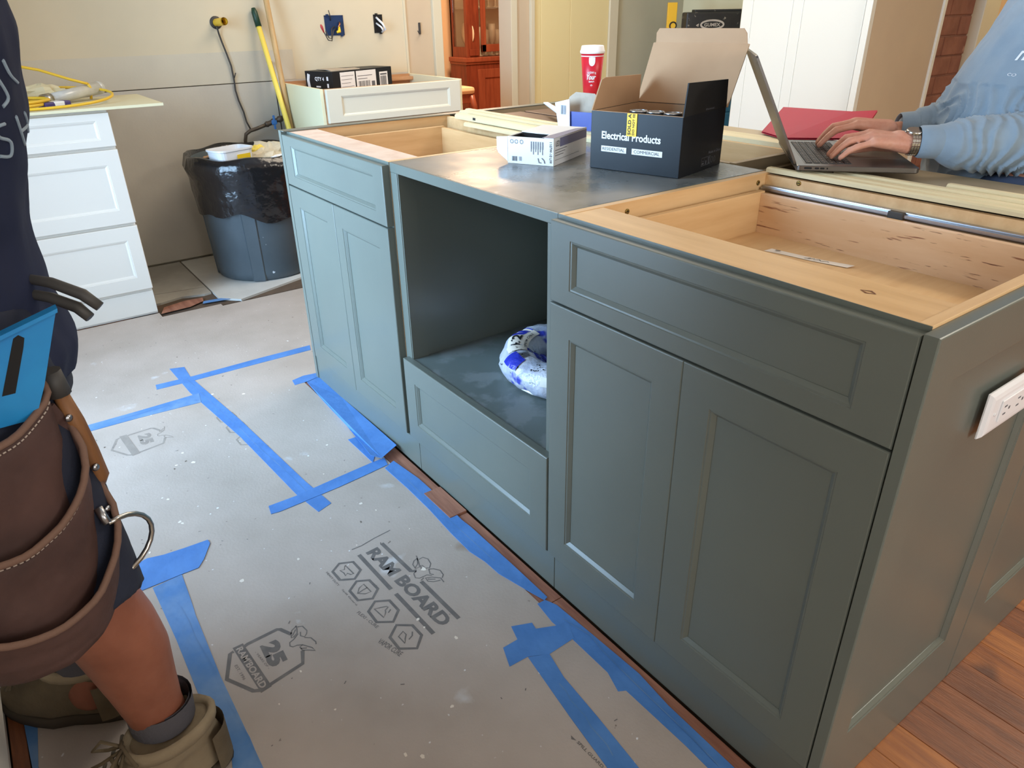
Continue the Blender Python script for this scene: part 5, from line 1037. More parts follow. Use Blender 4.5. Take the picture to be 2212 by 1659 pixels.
for i, y in enumerate((.08, .12, .16, .20)):
    m = MB(); m.lathe([(.09, 0), (.11, .012), (.1, .014)], 20, T=frame((hx+.10+.02*i, hy+y, 1.0), (0, 0, 1), (0, 1, 0)) ); tag(obj('china_plate', m, M['cloth_glass'], origin=(hx+.1, hy+y, .9)), ('front', 'second', 'third', 'rearmost')[i]+' cream plate standing in the side of the china cabinet', 'plate', 'plates in the china cabinet')
dc = thing('dining_stool', 'cushioned wooden seat with a curved leg in front of the china cabinet', 'chair', (3.12, 6.0, 0))
sx, sy = 3.02, 6.05
m = MB(); m.box(sx-.24, sy-.22, .50, sx+.22, sy+.22, .565, b=.03); obj('seat_cushion', m, M['cushion'], dc)
m = MB(); m.box(sx-.22, sy-.2, .42, sx+.2, sy+.2, .50, b=.004); obj('apron', m, M['cherry_light'], dc)
for a, b_ in ((1, -1), (1, 1), (-1, -1), (-1, 1)):
    x, y = sx+.19*a, sy+.19*b_; m = MB(); m.tube([(x, y, .49), (x+.02*a, y+.01*b_, .38), (x+.03*a, y+.02*b_, .30), (x+.0, y, .16), (x-.01*a, y, .06), (x+.02*a, y+.01*b_, .0)], [.03, .034, .024, .018, .016, .024], 10); obj('leg', m, M['cherry_light'], dc)
m = MB(); m.box(sx-.24, sy-.2, .565, sx-.20, sy+.2, 1.0, b=.015); obj('backrest', m, M['cherry_light'], dc)
# left counter run that the worker faces
lcab = thing('base_cabinet', 'white base cabinet at the bottom left edge, behind the work boot', 'cabinet', (-1.4, .2, 0))
m = MB(); m.box(-1.76, -1.0, .002, -1.090, 1.17, .874, b=.001); obj('body', m, M['cab_white'], lcab)
for y in (1.16, .62, .08): shaker(frame((-1.090, y-.53, .11), (0, 1, 0), (0, 0, 1)), .52, .75, M['cab_white'], lcab, 'door')
m = MB(); m.box(-1.77, -1.0, .875, -1.075, 1.18, .905, b=.003); tag(obj('worktop', m, M['counter'], origin=(-1.4, .1, .875)), 'pale worktop on the left cabinet, in front of the worker', 'worktop')
# ---------------------------------------------------------------- people
def elring(c, rx, ry, n=20, ax=None):
    ax = ax or ((1, 0, 0), (0, 1, 0)); A_, B_ = V(ax[0]), V(ax[1]); c = V(c)
    return [tuple(c+A_*(rx*math.cos(2*math.pi*q/n))+B_*(ry*math.sin(2*math.pi*q/n))) for q in range(n)]
def torso(m, secs, ax):   # (centre, half depth, half width)
    m.loft([elring(c, a, b, 20, ax) for c, a, b in secs])
def head(m, c, f, up=V((0, 0, 1)), s=1.0):
    f = V(f).normalized(); l = up.cross(f).normalized(); up = f.cross(l); c = V(c)
    T = Matrix(((f.x, l.x, up.x, c.x), (f.y, l.y, up.y, c.y), (f.z, l.z, up.z, c.z), (0, 0, 0, 1)))
    q = lambda x, y, z: tuple(T @ V((x*s, y*s, z*s)))
    m.ball((0, 0, .02), .098*s, .078*s, .105*s, 18, T=T); m.ball((.03*s, 0, -.055*s), .062*s, .058*s, .068*s, 16, T=T); m.ball((.06*s, 0, -.10*s), .032*s, .034*s, .025*s, 12, T=T)
    m.tube([q(.09, 0, .02), q(.112, 0, -.02), q(.108, 0, -.032)], [.010*s, .014*s, .016*s], 8); m.ball((.104*s, 0, -.031*s), .015*s, .018*s, .011*s, 10, T=T)
    m.tube([q(.088, -.022, -.066), q(.097, 0, -.064), q(.088, .022, -.066)], .0075*s, 8); m.tube([q(.086, -.02, -.075), q(.094, 0, -.077), q(.086, .02, -.075)], .008*s, 8)
    m.tube([q(.084, -.045, .022), q(.096, -.02, .026), q(.096, .02, .026), q(.084, .045, .022)], .011*s, 8)
    for sd in (-1, 1): m.tube([q(-.005, .078*sd, .03), q(-.02, .086*sd, .015), q(-.018, .085*sd, -.02), q(-.004, .077*sd, -.04)], [.010*s, .013*s, .011*s, .009*s], 8)
    return T
def eyes(T, s, parent, hair_m):
    for sd in (-1, 1):
        m = MB(); c = T @ V((.079*s, .031*sd*s, .004*s)); m.ball(tuple(c), .0125*s, n=12); e = obj('eye', m, M['plastic_white'], parent)
        m = MB(); c2 = T @ V((.0895*s, .031*sd*s, .003*s)); m.ball(tuple(c2), .0045*s, n=8); obj('iris', m, M['hair_dark'], e)
        m = MB(); m.tube([tuple(T @ V((.098*s, .016*sd*s, .026*s))), tuple(T @ V((.10*s, .032*sd*s, .032*s))), tuple(T @ V((.09*s, .048*sd*s, .027*s)))], .0045*s, 6); obj('eyebrow', m, hair_m, parent)
def hair(T, s, parent, mt):
    m = MB(); rg = []
    for i in range(8):
        p = i/7*1.75
        rg.append([tuple(T @ V((s*(-.012+.104*math.sin(p)*math.cos(a) if math.cos(a) < .35 or p < .95 else -.012+.104*math.sin(.95)*math.cos(a)), s*.084*math.sin(p)*math.sin(a), s*(.024+.110*math.cos(p if math.cos(a) < .35 else min(p, .95)))))) for a in [2*math.pi*q/24 for q in range(24)]])
    m.loft(rg, cap=False); obj('hair', m, mt, parent)
def hand(m, W, wrist, knuck, mids, tips, thumb, rk=.0085, widen=.034):
    # wrist point, four knuckles, four middle joints, four tips, thumb chain (all through W -> world)
    w_ = W(*wrist); ks = [W(*k) for k in knuck]
    for i in range(4):
        m.limb([tuple(w_+(ks[i]-w_)*.0+(ks[i]-ks[1])*.45), tuple(w_+(ks[i]-w_)*.5+(ks[i]-ks[1])*.15), tuple(ks[i])], [.019, .0145, .0112], 12)
        md = W(*mids[i]); tp = W(*tips[i]); dm = md+(tp-md)*.5+V((0, 0, .0025))
        R_ = rk*(.88, 1, 1.03, 1)[i]
        m.limb([tuple(ks[i]), tuple(ks[i]+(md-ks[i])*.5), tuple(md), tuple(dm), tuple(tp)], [R_*1.15, R_*.98, R_*1.05, R_*.9, R_*.78], 12)
    m.limb([tuple(W(*p)) for p in thumb], [.017, .0125, .0108, .0085][:len(thumb)], 12)
from mathutils.bvhtree import BVHTree
def bvh_of(o):
    org = ORG[o.name]; return BVHTree.FromPolygons([v.co+org for v in o.data.vertices], [tuple(p.vertices) for p in o.data.polygons])
def snapper(o):   # puts a printed point onto the cloth
    b_ = bvh_of(o)
    def f_(p, k):
        q_, n__, _, _ = b_.find_nearest(V(p)); return tuple(q_+n__*k)
    return f_
# ---- person at the laptop, grey blue sweater
LWp = lambda a, b, z: V((.59, .59, 0))+ld*a+lh*b+V((0, 0, z))
kz = H+.0135+.0131
p2 = thing('person', 'person in a grey blue sweater typing on the laptop, wristwatch on the near wrist', 'person', (1.16, .30, 0))
m = MB()
hand(m, LWp, (.228, .090, kz+.036), [(.160, .058, kz+.040), (.156, .076, kz+.049), (.154, .095, kz+.052), (.158, .114, kz+.048)], [(.124, .052, kz+.030), (.112, .070, kz+.040), (.108, .092, kz+.043), (.114, .113, kz+.038)], [(.094, .050, kz+.007), (.080, .068, kz+.007), (.078, .090, kz+.008), (.086, .112, kz+.008)], [(.215, .112, kz+.028), (.178, .132, kz+.022), (.150, .138, kz+.015), (.128, .136, kz+.009)])
hand(m, LWp, (.226, .255, kz+.044), [(.158, .285, kz+.044), (.154, .266, kz+.054), (.153, .247, kz+.057), (.156, .228, kz+.053)], [(.122, .290, kz+.032), (.110, .270, kz+.043), (.106, .245, kz+.046), (.108, .218, kz+.042)], [(.092, .288, kz+.008), (.080, .266, kz+.008), (.076, .240, kz+.008), (.074, .208, kz+.008)], [(.213, .232, kz+.036), (.180, .212, kz+.026), (.150, .204, kz+.018), (.130, .205, kz+.010)])
for wb_, b1 in ((.090, .085), (.255, .27)):
    m.limb([tuple(LWp(.214, wb_, kz+.038)), tuple(LWp(.245, wb_, kz+.036)), tuple(LWp(.30, b1, kz+.036))], [.024, .0255, .031], 16, ell=.85)
SH = LWp(.63, .26, 1.40)
for sd, el in ((-1, LWp(.50, .045, .955)), (1, LWp(.50, .345, 1.02))):
    m.limb([tuple(LWp(.30, .085 if sd < 0 else .27, kz+.036)), tuple(el)], [.030, .042], 12); m.limb([tuple(el), tuple(SH+lh*(.17*sd))], [.042, .05], 12)
torso(m, [(LWp(.50, .26, .80), .115, .16), (LWp(.48, .26, .98), .125, .16), (LWp(.58, .26, 1.2), .12, .17), (LWp(.62, .26, 1.38), .10, .18), (LWp(.63, .26, 1.46), .06, .09)], (ld, lh))
m.limb([tuple(SH+V((0, 0, .04))), tuple(SH-ld*.03+V((0, 0, .14)))], [.058, .055])
for sd in (-1, 1): m.limb([tuple(LWp(.48, .19+.09*sd, .82)), tuple(LWp(.50, .19+.10*sd, .47)), tuple(LWp(.54, .19+.10*sd, .09))], [.088, .062, .045])
Th = head(m, SH-ld*.06+V((0, 0, .26)), -ld*.9+V((0, 0, -.38)), s=1.02)
organic('body', m, M['skin'], p2, .0034, 3)
eyes(Th, 1.02, p2, M['hair_grey']); hair(Th, 1.02, p2, M['hair_grey'])
def fold(co):   # wrinkles of the pushed-up sleeves
    a = (co-LWp(0, 0, 0)).dot(ld)
    s = .0026*mnoise.noise(co*26)
    if co.z < 1.05 and .29 < a < .62:
        w_ = math.sin(a*150+6.5*mnoise.noise(co*12)); s += .0072*(1-2*abs(w_)**.7)*min(1, (a-.30)/.04)*max(.1, .55+.8*mnoise.noise(co*7+V((4, 0, 0))))
    else: s += .008*mnoise.noise(co*6)+.004*mnoise.noise(co*15)
    return s
m = MB()
torso(m, [(LWp(.50, .26, .70), .145, .19), (LWp(.485, .26, .84), .152, .19), (LWp(.475, .26, .97), .155, .19), (LWp(.54, .26, 1.12), .155, .19), (LWp(.60, .26, 1.27), .140, .20), (LWp(.625, .26, 1.40), .115, .205), (LWp(.63, .26, 1.45), .075, .12)], (ld, lh))
m.limb([tuple(LWp(.292, .086, kz+.040)), tuple(LWp(.325, .086, kz+.036)), tuple(LWp(.40, .075, kz+.036)), tuple(LWp(.52, .045, kz+.050))], [.036, .052, .061, .068], 18)
m.limb([tuple(LWp(.52, .045, kz+.050)), tuple(LWp(.55, .04, 1.15)), tuple(SH+lh*-.165)], [.064, .070, .082], 18)
m.limb([tuple(LWp(.285, .27, kz+.046)), tuple(LWp(.32, .275, kz+.05)), tuple(LWp(.38, .30, kz+.058)), tuple(LWp(.48, .345, 1.01))], [.037, .044, .050, .058], 18)
m.limb([tuple(LWp(.48, .345, 1.01)), tuple(LWp(.53, .36, 1.16)), tuple(SH+lh*.165)], [.058, .068, .080], 18)
sw = organic('sweater', m, M['sweater'], p2, .0045, 5, disp=fold)
for wb_, b0, zz in ((.090, .086, .040), (.26, .268, .046)):
    m = MB(); m.tube([tuple(LWp(.252, wb_, kz+zz-.002)), tuple(LWp(.258, wb_, kz+zz-.002)), tuple(LWp(.285, b0, kz+zz-.001)), tuple(LWp(.306, b0, kz+zz-.001))], [.0325, .0355, .0365, .037], 28, cap=False, ell=.95)
    m.tube([tuple(LWp(.304, b0, kz+zz-.001)), tuple(LWp(.254, wb_, kz+zz-.002))], [.034, .0315], 28, cap=False, ell=.95); obj('cuff', m, M['sweater'], p2)
m = MB(); torso(m, [(LWp(.47, .19, .12), .0, .0), (LWp(.47, .19, .69), .13, .175), (LWp(.47, .19, .84), .145, .185)], (ld, lh)); m = MB()
torso(m, [(LWp(.51, .26, .74), .13, .17), (LWp(.495, .26, .90), .135, .175)], (ld, lh))
for sd in (-1, 1): m.limb([tuple(LWp(.48, .19+.09*sd, .80)), tuple(LWp(.50, .19+.10*sd, .47)), tuple(LWp(.54, .19+.10*sd, .07))], [.105, .085, .07])
organic('trousers', m, M['jeans'], p2, .010, 4)
for sd in (-1, 1):
    m = MB(); T = frame(LWp(.57, .19+.10*sd-.0, .0), -ld, lh); m.loft([[(x-.06, y*k, z) for x, y in rrect(0, -.045, .27, .045, .04)] for k, z in ((.92, .001), (1, .03), (.85, .07), (.5, .10))], T=T); obj('shoe', m, M['suede_dark'], p2)
# white lettering on the chest
m = MB(); ct = LWp(.475, .19, 1.145); Tch = frame(LWp(.475, .19, 1.10)-ld*.0, lh*-1, Z3)
def chest(x, y):   # wrap onto the front of the torso
    a = -x/.20; ctr = LWp(.535+y*.3, .26, 1.115+y); q = ctr-ld*(.170*math.cos(a))+lh*(.205*math.sin(a))
    return tuple(q)
bvh_s = snapper(sw)
text(m, 'nautical', None, .143, -.012, .135, .025, .02, .15, fn=lambda x, y: bvh_s(chest(x, y), .0012)); text(m, 'CO', None, .148, -.042, .018, .006, .0, .0, fn=lambda x, y: bvh_s(chest(x, y), .0012)); obj('chest_lettering', m, M['ink_white'], sw)
# wristwatch
wt = thing('wristwatch', 'silver wristwatch with a link band on the near wrist of the typing person', 'watch', tuple(LWp(.243, .090, kz+.037)))
cw_ = LWp(.243, .0895, kz+.0365); n_ = 22
for i in range(n_):
    a = 2*math.pi*i/n_
    if abs(((a-1.75+math.pi) % (2*math.pi))-math.pi) < .5: continue
    m = MB(); o_ = cw_+lh*(.0292*math.cos(a))+Z3*(.0262*math.sin(a)); tn = (lh*-math.sin(a)+Z3*math.cos(a)); T = frame(o_, ld, tn)
    for q in (-1, 0, 1): m.box(q*.0056-.0026, -.0034, -.0012, q*.0056+.0026, .0034, .0014, b=.0008, T=T)
    obj('band_link', m, M['steel'], wt)
a = 1.75; o_ = cw_+lh*(.030*math.cos(a))+Z3*(.0268*math.sin(a)); Tw_ = frame(o_, ld, (lh*-math.sin(a)+Z3*math.cos(a)))
m = MB(); m.lathe([(.0175, -.001), (.0185, .002), (.0185, .006), (.0165, .0085), (.0158, .0085)], 28, T=Tw_); cs = obj('case', m, M['steel'], wt)
m = MB(); m.lathe([(.0157, .0078), (.0157, .0088), (.0004, .0089)], 28, T=Tw_); obj('dial', m, M['paint_cream'], cs)
m = MB(); m.box(-.0006, 0, .009, .0006, .011, .0094, T=Tw_); m.box(0, -.0006, .009, .008, .0006, .0094, T=Tw_); obj('watch_hands', m, M['ink'], cs)
m = MB(); m.tube([tuple(Tw_ @ V((-.0185, 0, .004))), tuple(Tw_ @ V((-.0215, 0, .004)))], .0025, 8); obj('crown', m, M['steel'], cs)

# ---- worker at the left counter, navy T-shirt and shorts, brown tool pouch
WX = .02
p1 = thing('person', 'worker in a navy T-shirt, navy shorts and tan work boots at the left edge', 'person', (-.9, .85, 0))
hipL, hipR = V((-.925, .795, .86)), V((-.935, .965, .86))
knL, knR = V((-.885, .67, .47)), V((-.935, .93, .48)); anL, anR = V((-.843, .690, .12)), V((-.930, .922, .12))
m = MB()
for hp, kn, an in ((hipL, knL, anL), (hipR, knR, anR)):
    m.limb([tuple(hp), tuple(hp+(kn-hp)*.5), tuple(kn)], [.088, .078, .062], 16)
    tp_ = [0, .12, .26, .42, .6, .8, 1]; rr2 = [.060, .0615, .0625, .060, .052, .0445, .042]; bb = [0, .004, .008, .010, .006, .002, 0]
    m.limb([tuple(kn+(an-kn)*t_+V((b_, 0, 0))) for t_, b_ in zip(tp_, bb)]+[tuple(an+V((-.005, -.002, -.05)))], rr2+[.042], 18)
ax1 = ((1, 0, 0), (0, 1, 0))
torso(m, [((-.93, .88, .80), .105, .155), ((-.925, .885, .95), .10, .145), ((-.895, .872, 1.15), .11, .165), ((-.89, .87, 1.32), .10, .18), ((-.895, .87, 1.42), .07, .10)], ax1)
m.limb([(-.895, .87, 1.40), (-.92, .87, 1.50)], [.058, .056])
for sd, el, hd in ((-1, V((-.985, .60, 1.12)), V((-1.22, .66, 1.0))), (1, V((-.99, 1.12, 1.12)), V((-1.22, 1.02, 1.0)))):
    sh = V((-.90, .87+.185*sd, 1.375)); m.limb([tuple(sh), tuple(el)], [.052, .042], 14); m.limb([tuple(el), tuple(el+(hd-el)*.5), tuple(hd)], [.042, .038, .028], 14)
    fd = (hd-el).normalized(); sdv = fd.cross(Z3).normalized()
    hw = lambda a, b, c_: hd+fd*a+sdv*b+Z3*c_
    hand(m, hw, (.0, 0, 0), [(.075, -.03, -.005), (.082, -.01, 0), (.080, .01, 0), (.072, .03, -.004)], [(.105, -.034, -.03), (.118, -.011, -.03), (.115, .012, -.03), (.10, .034, -.03)], [(.10, -.034, -.062), (.115, -.011, -.07), (.11, .012, -.07), (.096, .034, -.06)], [(.02, .03*sd, -.01), (.05, .05*sd, -.03), (.07, .045*sd, -.06)], .009)
Th = head(m, V((-.95, .87, 1.63)), V((-.85, 0, -.5)), s=1.03)
organic('body', m, M['skin_tan'], p1, .0055, 4)
eyes(Th, 1.03, p1, M['hair_dark']); hair(Th, 1.04, p1, M['hair_dark'])
cl = lambda co: .009*mnoise.noise(V((co.x*9, co.y*9, co.z*4)))+.005*mnoise.noise(co*17)
m = MB()
torso(m, [((-.925, .876, .74), .130, .188), ((-.922, .876, .79), .138, .196), ((-.928, .880, .86), .128, .184), ((-.918, .885, .96), .122, .174), ((-.885, .872, 1.1), .130, .182), ((-.875, .868, 1.2), .135, .19), ((-.885, .87, 1.33), .122, .195), ((-.893, .87, 1.42), .085, .13), ((-.895, .87, 1.445), .066, .085)], ax1)
for sd, el in ((-1, V((-.985, .60, 1.12))), (1, V((-.99, 1.12, 1.12)))):
    sh = V((-.895, .87+.175*sd, 1.36)); m.limb([tuple(sh), tuple(sh+(el-sh)*.62)], [.075, .066], 16)
organic('t_shirt', m, M['navy'], p1, .008, 5, disp=cl)
m = MB(); torso(m, [((-.93, .882, .70), .122, .178), ((-.93, .88, .84), .126, .182)], ax1)
for hp, kn, hem_ in ((hipL, knL, V((-.900, .668, .45))), (hipR, knR, V((-.94, .925, .45)))):
    m.tube([tuple(hp), tuple(hp+(hem_-hp)*.5), tuple(hem_)], [.100, .100, .094], 18)
organic('shorts', m, M['navy_short'], p1, .008, 4, disp=cl)
def boot(ank, toe_dir, name, heel_off=.085, L_=.29, mt='suede'):
    d = V((toe_dir[0], toe_dir[1], 0)).normalized(); s_ = Z3.cross(d); base_ = V((ank.x, ank.y, 0))-d*heel_off
    T = Matrix(((d.x, s_.x, 0, base_.x), (d.y, s_.y, 0, base_.y), (0, 0, 1, 0), (0, 0, 0, 1)))
    m = MB()
    def sec(z, x0, x1, w_, tp=.8): # outline at height z
        P = []
        for q in range(24):
            a = 2*math.pi*q/24; cx_ = (x0+x1)/2; rx_ = (x1-x0)/2
            P.append((cx_+rx_*math.cos(a), w_*math.sin(a)*(1 if math.cos(a) > -.2 else tp)*(.92+.08*math.cos(a)), z))
        return P
    m.loft([sec(.022, .004, L_, .050), sec(.045, .0, L_, .052), sec(.07, .0, L_-.02, .050), sec(.09, .004, L_-.07, .047), sec(.105, .010, .165, .047, .95), sec(.12, .012, .150, .049, 1), sec(.135, .010, .150, .051, 1), sec(.145, .012, .148, .050, 1)], T=T)
    tmpn = organic(name, m, M[mt], p1, .006, 3, disp=lambda co: .003*mnoise.noise(co*22))
    m = MB(); m.loft([sec(.0025, .002, L_-.004, .050), sec(.004, -.003, L_+.004, .055), sec(.024, -.003, L_+.004, .056), sec(.028, .002, L_-.002, .053)], T=T); obj('sole', m, M['sole'], tmpn)
    m = MB()
    m.loft([[tuple(V((p[0], p[1], z))*1) for p in sec(0, .012-k, .150+k, .050+k, 1)] for k, z in ((-.004, .130), (.006, .132), (.008, .148), (.001, .158), (-.006, .150), (-.008, .132))], T=T, cap=False); obj('padded_collar', m, M['suede'], tmpn)
    m = MB()
    for i in range(5):
        x = .145+.018*i; z = .150-.017*i; m.tube([tuple(T @ V((x, -.038+.002*i, z-.006))), tuple(T @ V((x+.008, 0, z+.014))), tuple(T @ V((x, .038-.002*i, z-.006)))], .0034, 6)
    for sd in (-1, 1): m.tube([tuple(T @ V((.15, 0, .16))), tuple(T @ V((.175, .03*sd, .165))), tuple(T @ V((.19, .045*sd, .14))), tuple(T @ V((.17, .03*sd, .14))), tuple(T @ V((.155, .01*sd, .155)))], .003, 6); m.tube([tuple(T @ V((.155, 0, .155))), tuple(T @ V((.185, .02*sd, .13))), tuple(T @ V((.20, .05*sd, .10)))], .003, 6)
    obj('laces', m, M['suede_dark'], tmpn)
    m = MB(); m.loft([[(p[0]-.003, p[1]*1.03, z) for p in sec(z, .0, .07, .047, .95)][6:19] for z in (.03, .06, .09, .115)], T=T, closed=False, cap=False); obj('heel_counter', m, M['suede_dark'], tmpn)
    return T
boot(V((-.843, .668, 0)), (-1, -.10), 'boot'); boot(V((-.935, .925, 0)), (-.74, .67), 'boot', L_=.27, heel_off=.07, mt='suede_dark')
for an in (anL, anR):
    m = MB(); m.tube([tuple(an+V((.000, 0, .03))), tuple(an+V((.002, -.0, .075)))], [.051, .0525], 24, cap=False); m.tube([tuple(an+V((.002, 0, .075))), tuple(an+V((0, 0, .03)))], [.048, .047], 24, cap=False); obj('sock', m, M['sock'], p1)
m = MB()   # light blue script on the back of the shirt
SCR = [[(.010, 1.075), (.022, 1.05), (.016, 1.03), (.0, 1.03)], [(.038, 1.105), (.03, 1.08), (.045, 1.04), (.06, 1.03), (.066, 1.06), (.055, 1.09), (.04, 1.105)], [(.07, 1.105), (.082, 1.05), (.07, 1.03)], [(.09, 1.12), (.095, 1.09), (.105, 1.07)], [(.02, .99), (.012, .93)], [(.03, .97), (.026, .94), (.034, .92)], [(.065, .99), (.05, .985), (.052, .965), (.066, .95), (.06, .92), (.044, .925)], [(.085, 1.0), (.088, .93)], [(.102, 1.0), (.106, .935)], [(.086, .965), (.104, .968)]]
def spline(P_, k_=6):
    Q = []
    for i in range(len(P_)-1):
        p0_, p1_, p2_, p3_ = P_[max(i-1, 0)], P_[i], P_[i+1], P_[min(i+2, len(P_)-1)]
        for j in range(k_):
            t_ = j/k_; Q.append(tuple(.5*((2*p1_[c])+(-p0_[c]+p2_[c])*t_+(2*p0_[c]-5*p1_[c]+4*p2_[c]-p3_[c])*t_*t_+(-p0_[c]+3*p1_[c]-3*p2_[c]+p3_[c])*t_**3) for c in (0, 1)))
    return Q+[P_[-1]]
tsh = [o for o in p1.children if o.name.startswith('t_shirt')][0]; bvt = bvh_of(tsh)
for s_ in SCR:
    Q = []
    for x, z in spline(s_):
        zz = 1.115+(z-1.03)*.55 if z > 1.01 else 1.058+(z-.92)*.55
        hit = bvt.ray_cast(V((-.842+x*.72, .2, zz)), V((0, 1, 0)))[0]
        if hit: Q.append(tuple(hit+V((0, -.0006, 0))))
    if len(Q) > 1: m.tube(Q, .0021, 6)
obj('script_print', m, M['sweater'], tsh)

# tool pouch hanging on the near hip
tp = thing('tool_pouch', 'worn brown leather tool pouch with stitched pockets on the hip of the worker', 'tool pouch', (-.93, .60, .65))
PX, PY = -.957, .647
pd = V((.86, .50, 0)).normalized()       # across the pouch, to the right
po = V((.50, -.86, 0)).normalized()      # out of the hip, to the camera
def pk_(u, o, z): return tuple(V((PX, PY, 0))+pd*u+po*o+V((0, 0, z)))
def pocket(name, zt, zb, wt_, wb_, dt, db, mt, sag=.03, n=20, thick=.004):
    # an open bag: curved front from side to side, lip sagging in the middle
    m = MB(); nz = 9; gr = []
    for k in (0, 1):
        for i in range(nz+1):
            f_ = i/nz; row = []
            for q in range(n+1):
                s = -1+2*q/n; e = math.sqrt(max(0, 1-s*s)); w_ = wt_+(wb_-wt_)*f_**1.5; dd = dt+(db-dt)*f_
                z = zt-sag*e-(zt-sag*e-zb-.03*(1-e))*f_
                wr = .006*mnoise.noise(V((s*3, f_*4, zt*9)))
                row.append(pk_(s*(w_-thick*k), e*(dd-thick*k)+.006+wr, z+(0 if k == 0 else 0)))
            gr.append(row)
    R0_, R1_ = gr[:nz+1], gr[nz+1:]
    vs = [p for r in R0_ for p in r]+[p for r in R1_ for p in r]; W_ = n+1; off_ = (nz+1)*W_; fs = []
    for i in range(nz):
        for q in range(n): fs.append((i*W_+q, i*W_+q+1, (i+1)*W_+q+1, (i+1)*W_+q)); fs.append((off_+i*W_+q+1, off_+i*W_+q, off_+(i+1)*W_+q, off_+(i+1)*W_+q+1))
    for q in range(n): fs.append((q+1, q, off_+q, off_+q+1)); fs.append((nz*W_+q, nz*W_+q+1, off_+nz*W_+q+1, off_+nz*W_+q))
    m.add(vs, fs, sm=True); o = obj(name, m, mt, tp)
    m = MB(); m.tube(R0_[0], .0048, 8); obj('rolled_lip', m, M['leather_edge'], o)
    m = MB()
    for r_, off2 in ((1, .35), (1, .75)):
        a_, b_ = R0_[r_-1], R0_[r_]
        pts = [V(a_[q])*(1-off2)+V(b_[q])*off2 for q in range(len(a_))]
        for q in range(1, len(pts)-2):
            for h_ in (0, .5):
                p0_ = pts[q]+(pts[q+1]-pts[q])*h_; p1_ = pts[q]+(pts[q+1]-pts[q])*(h_+.3); m.tube([tuple(p0_+po*.001), tuple(p1_+po*.001)], .0011, 5)
        break
    k = obj('stitching', m, M['thread'], o); return o
m = MB(); bp = [(-.15, .815), (.06, .81), (.115, .75), (.135, .62), (.10, .49), (-.08, .48), (-.15, .56)]
Tq = frame(pk_(0, 0, 0), pd, Z3); m.prism(bp, -.002, .003, T=Tq); obj('back_panel', m, M['leather'], tp)
pocket('pocket', .800, .52, .125, .11, .05, .07, M['leather'], sag=.045)
pocket('pocket', .745, .50, .138, .115, .085, .09, M['leather'], sag=.115)
pocket('pocket', .655, .465, .145, .11, .115, .105, M['leather'], sag=.125)
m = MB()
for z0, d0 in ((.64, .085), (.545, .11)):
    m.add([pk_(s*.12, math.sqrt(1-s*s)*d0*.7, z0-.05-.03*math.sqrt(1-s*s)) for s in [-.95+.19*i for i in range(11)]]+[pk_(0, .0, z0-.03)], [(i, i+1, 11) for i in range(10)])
obj('pocket_shade', m, M['leather_shade'], tp)  # dark sheets that paint in the shade inside the pockets
m = MB()
for u, o, z in ((.128, .03, .735), (.135, .04, .655), (.12, .06, .60), (.135, .035, .57)):
    m.lathe([(.0055, 0), (.005, .002), (.0005, .003)], 12, T=frame(pk_(u, o, z), pd, Z3))
obj('rivet', m, M['zinc'], tp)
m = MB(); m.prism([(.095, .60), (.145, .57), (.155, .66), (.12, .76), (.10, .75)], .020, .024, T=Tq); obj('side_gusset', m, M['leather'], tp)
m = MB(); m.tube([pk_(.105+.060*math.sin(a), .075, .545+.045*math.cos(a)) for a in [i*math.pi/12 for i in range(13)]], .0038, 8); obj('hammer_ring', m, M['steel'], tp)
m = MB(); m.tube([pk_(.108, .06, .61), pk_(.105, .075, .590)], .006, 8); obj('ring_clip', m, M['zinc'], tp)
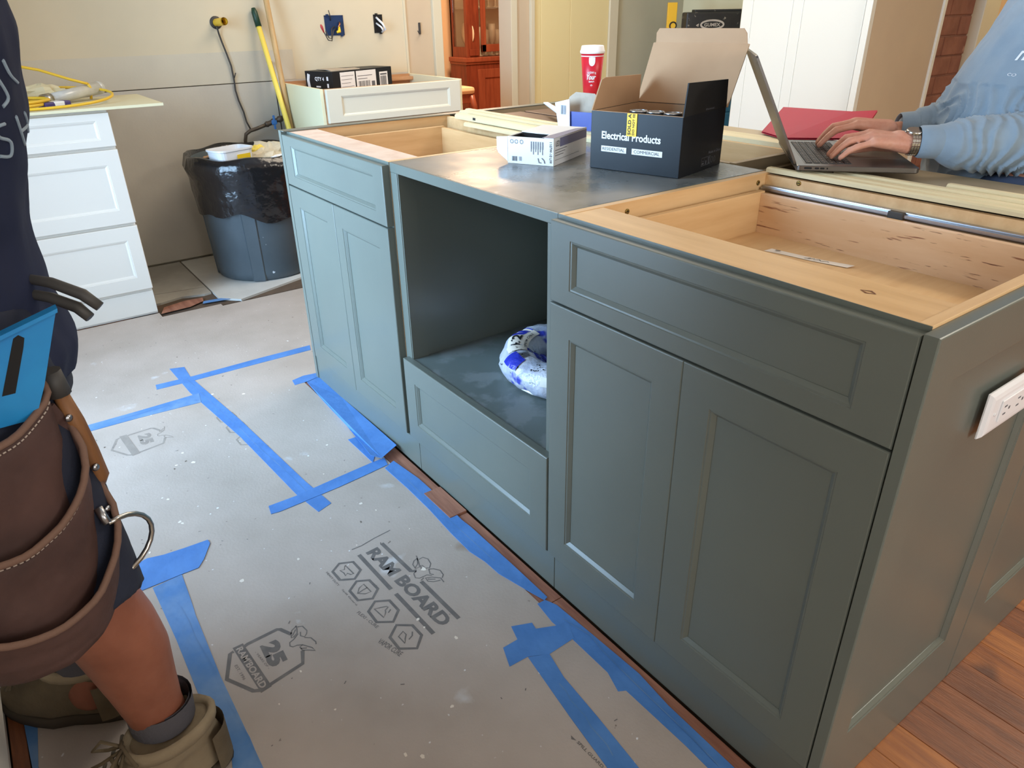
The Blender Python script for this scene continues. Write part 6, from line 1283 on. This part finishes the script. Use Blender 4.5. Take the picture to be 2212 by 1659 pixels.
# tools in the pouch
sq = thing('speed_square', 'bright blue triangular speed square sticking out of the tool pouch', 'square', pk_(.02, .03, .76))
Tq2 = frame((0, .655, 0), (1, 0, 0), (0, 0, 1))
m = MB(); m.prism([(-.955, .845), (-.87, .877), (-.806, .895), (-.812, .881), (-.845, .80), (-.865, .76), (-.955, .76)], -.004, 0, T=Tq2); obj('blade', m, M['square_blue'], sq)
m = MB(); m.prism([(-.955, .845), (-.87, .877), (-.806, .896), (-.807, .891), (-.87, .872), (-.955, .840)], -.01, .008, T=Tq2); obj('fence', m, M['square_blue'], sq)
m = MB(); m.prism([(-.859, .868), (-.853, .871), (-.848, .866), (-.852, .855), (-.876, .80), (-.890, .80)], 0, .0006, T=Tq2); obj('slot', m, M['hole'], sq)
pls = thing('pliers', 'grey handled pliers sticking out at the waist of the worker', 'pliers', (-.80, .74, .88))
m = MB(); m.tube([(-.85, .81, .905), (-.80, .765, .895), (-.770, .735, .880), (-.755, .725, .862)], [.006, .0075, .008, .007], 8); obj('handle', m, M['rubber'], pls)
m = MB(); m.tube([(-.86, .81, .888), (-.805, .765, .875), (-.780, .735, .864), (-.770, .725, .850)], [.006, .0075, .008, .007], 8); obj('handle', m, M['rubber'], pls)
m = MB(); m.tube([(-.90, .84, .905), (-.85, .81, .900)], [.006, .009], 8); obj('jaw', m, M['steel'], pls)
hm = thing('hammer', 'hammer with a brown wooden handle hanging behind the tool pouch', 'hammer', (-.815, .70, .70))
m = MB(); m.tube([(-.832, .70, .77), (-.825, .70, .72), (-.822, .70, .67), (-.820, .70, .632), (-.823, .70, .618)], [.012, .015, .018, .0185, .012], 10, ell=.8); obj('handle', m, M['handle_wood'], hm)
m = MB(); m.tube([(-.835, .70, .80), (-.832, .70, .765)], [.014, .015], 10); obj('grip_band', m, M['rubber'], hm)
# ribbed lamp far behind the typing person
lm = thing('table_lamp', 'pale yellow lamp shade glowing far behind the typing person', 'lamp', (4.7, 1.4, 0))
m = MB(); m.lathe([(.16, 1.2), (.10, 1.48)], 20, T=Matrix.Translation((4.70, 1.50, 0)), cap=False); obj('shade', m, M['lamp_shade'], lm)
m = MB(); m.lathe([(.1, 0), (.1, .02), (.02, .04), (.02, 1.22)], 16, T=Matrix.Translation((4.70, 1.50, .0))); obj('stem', m, M['brass'], lm)
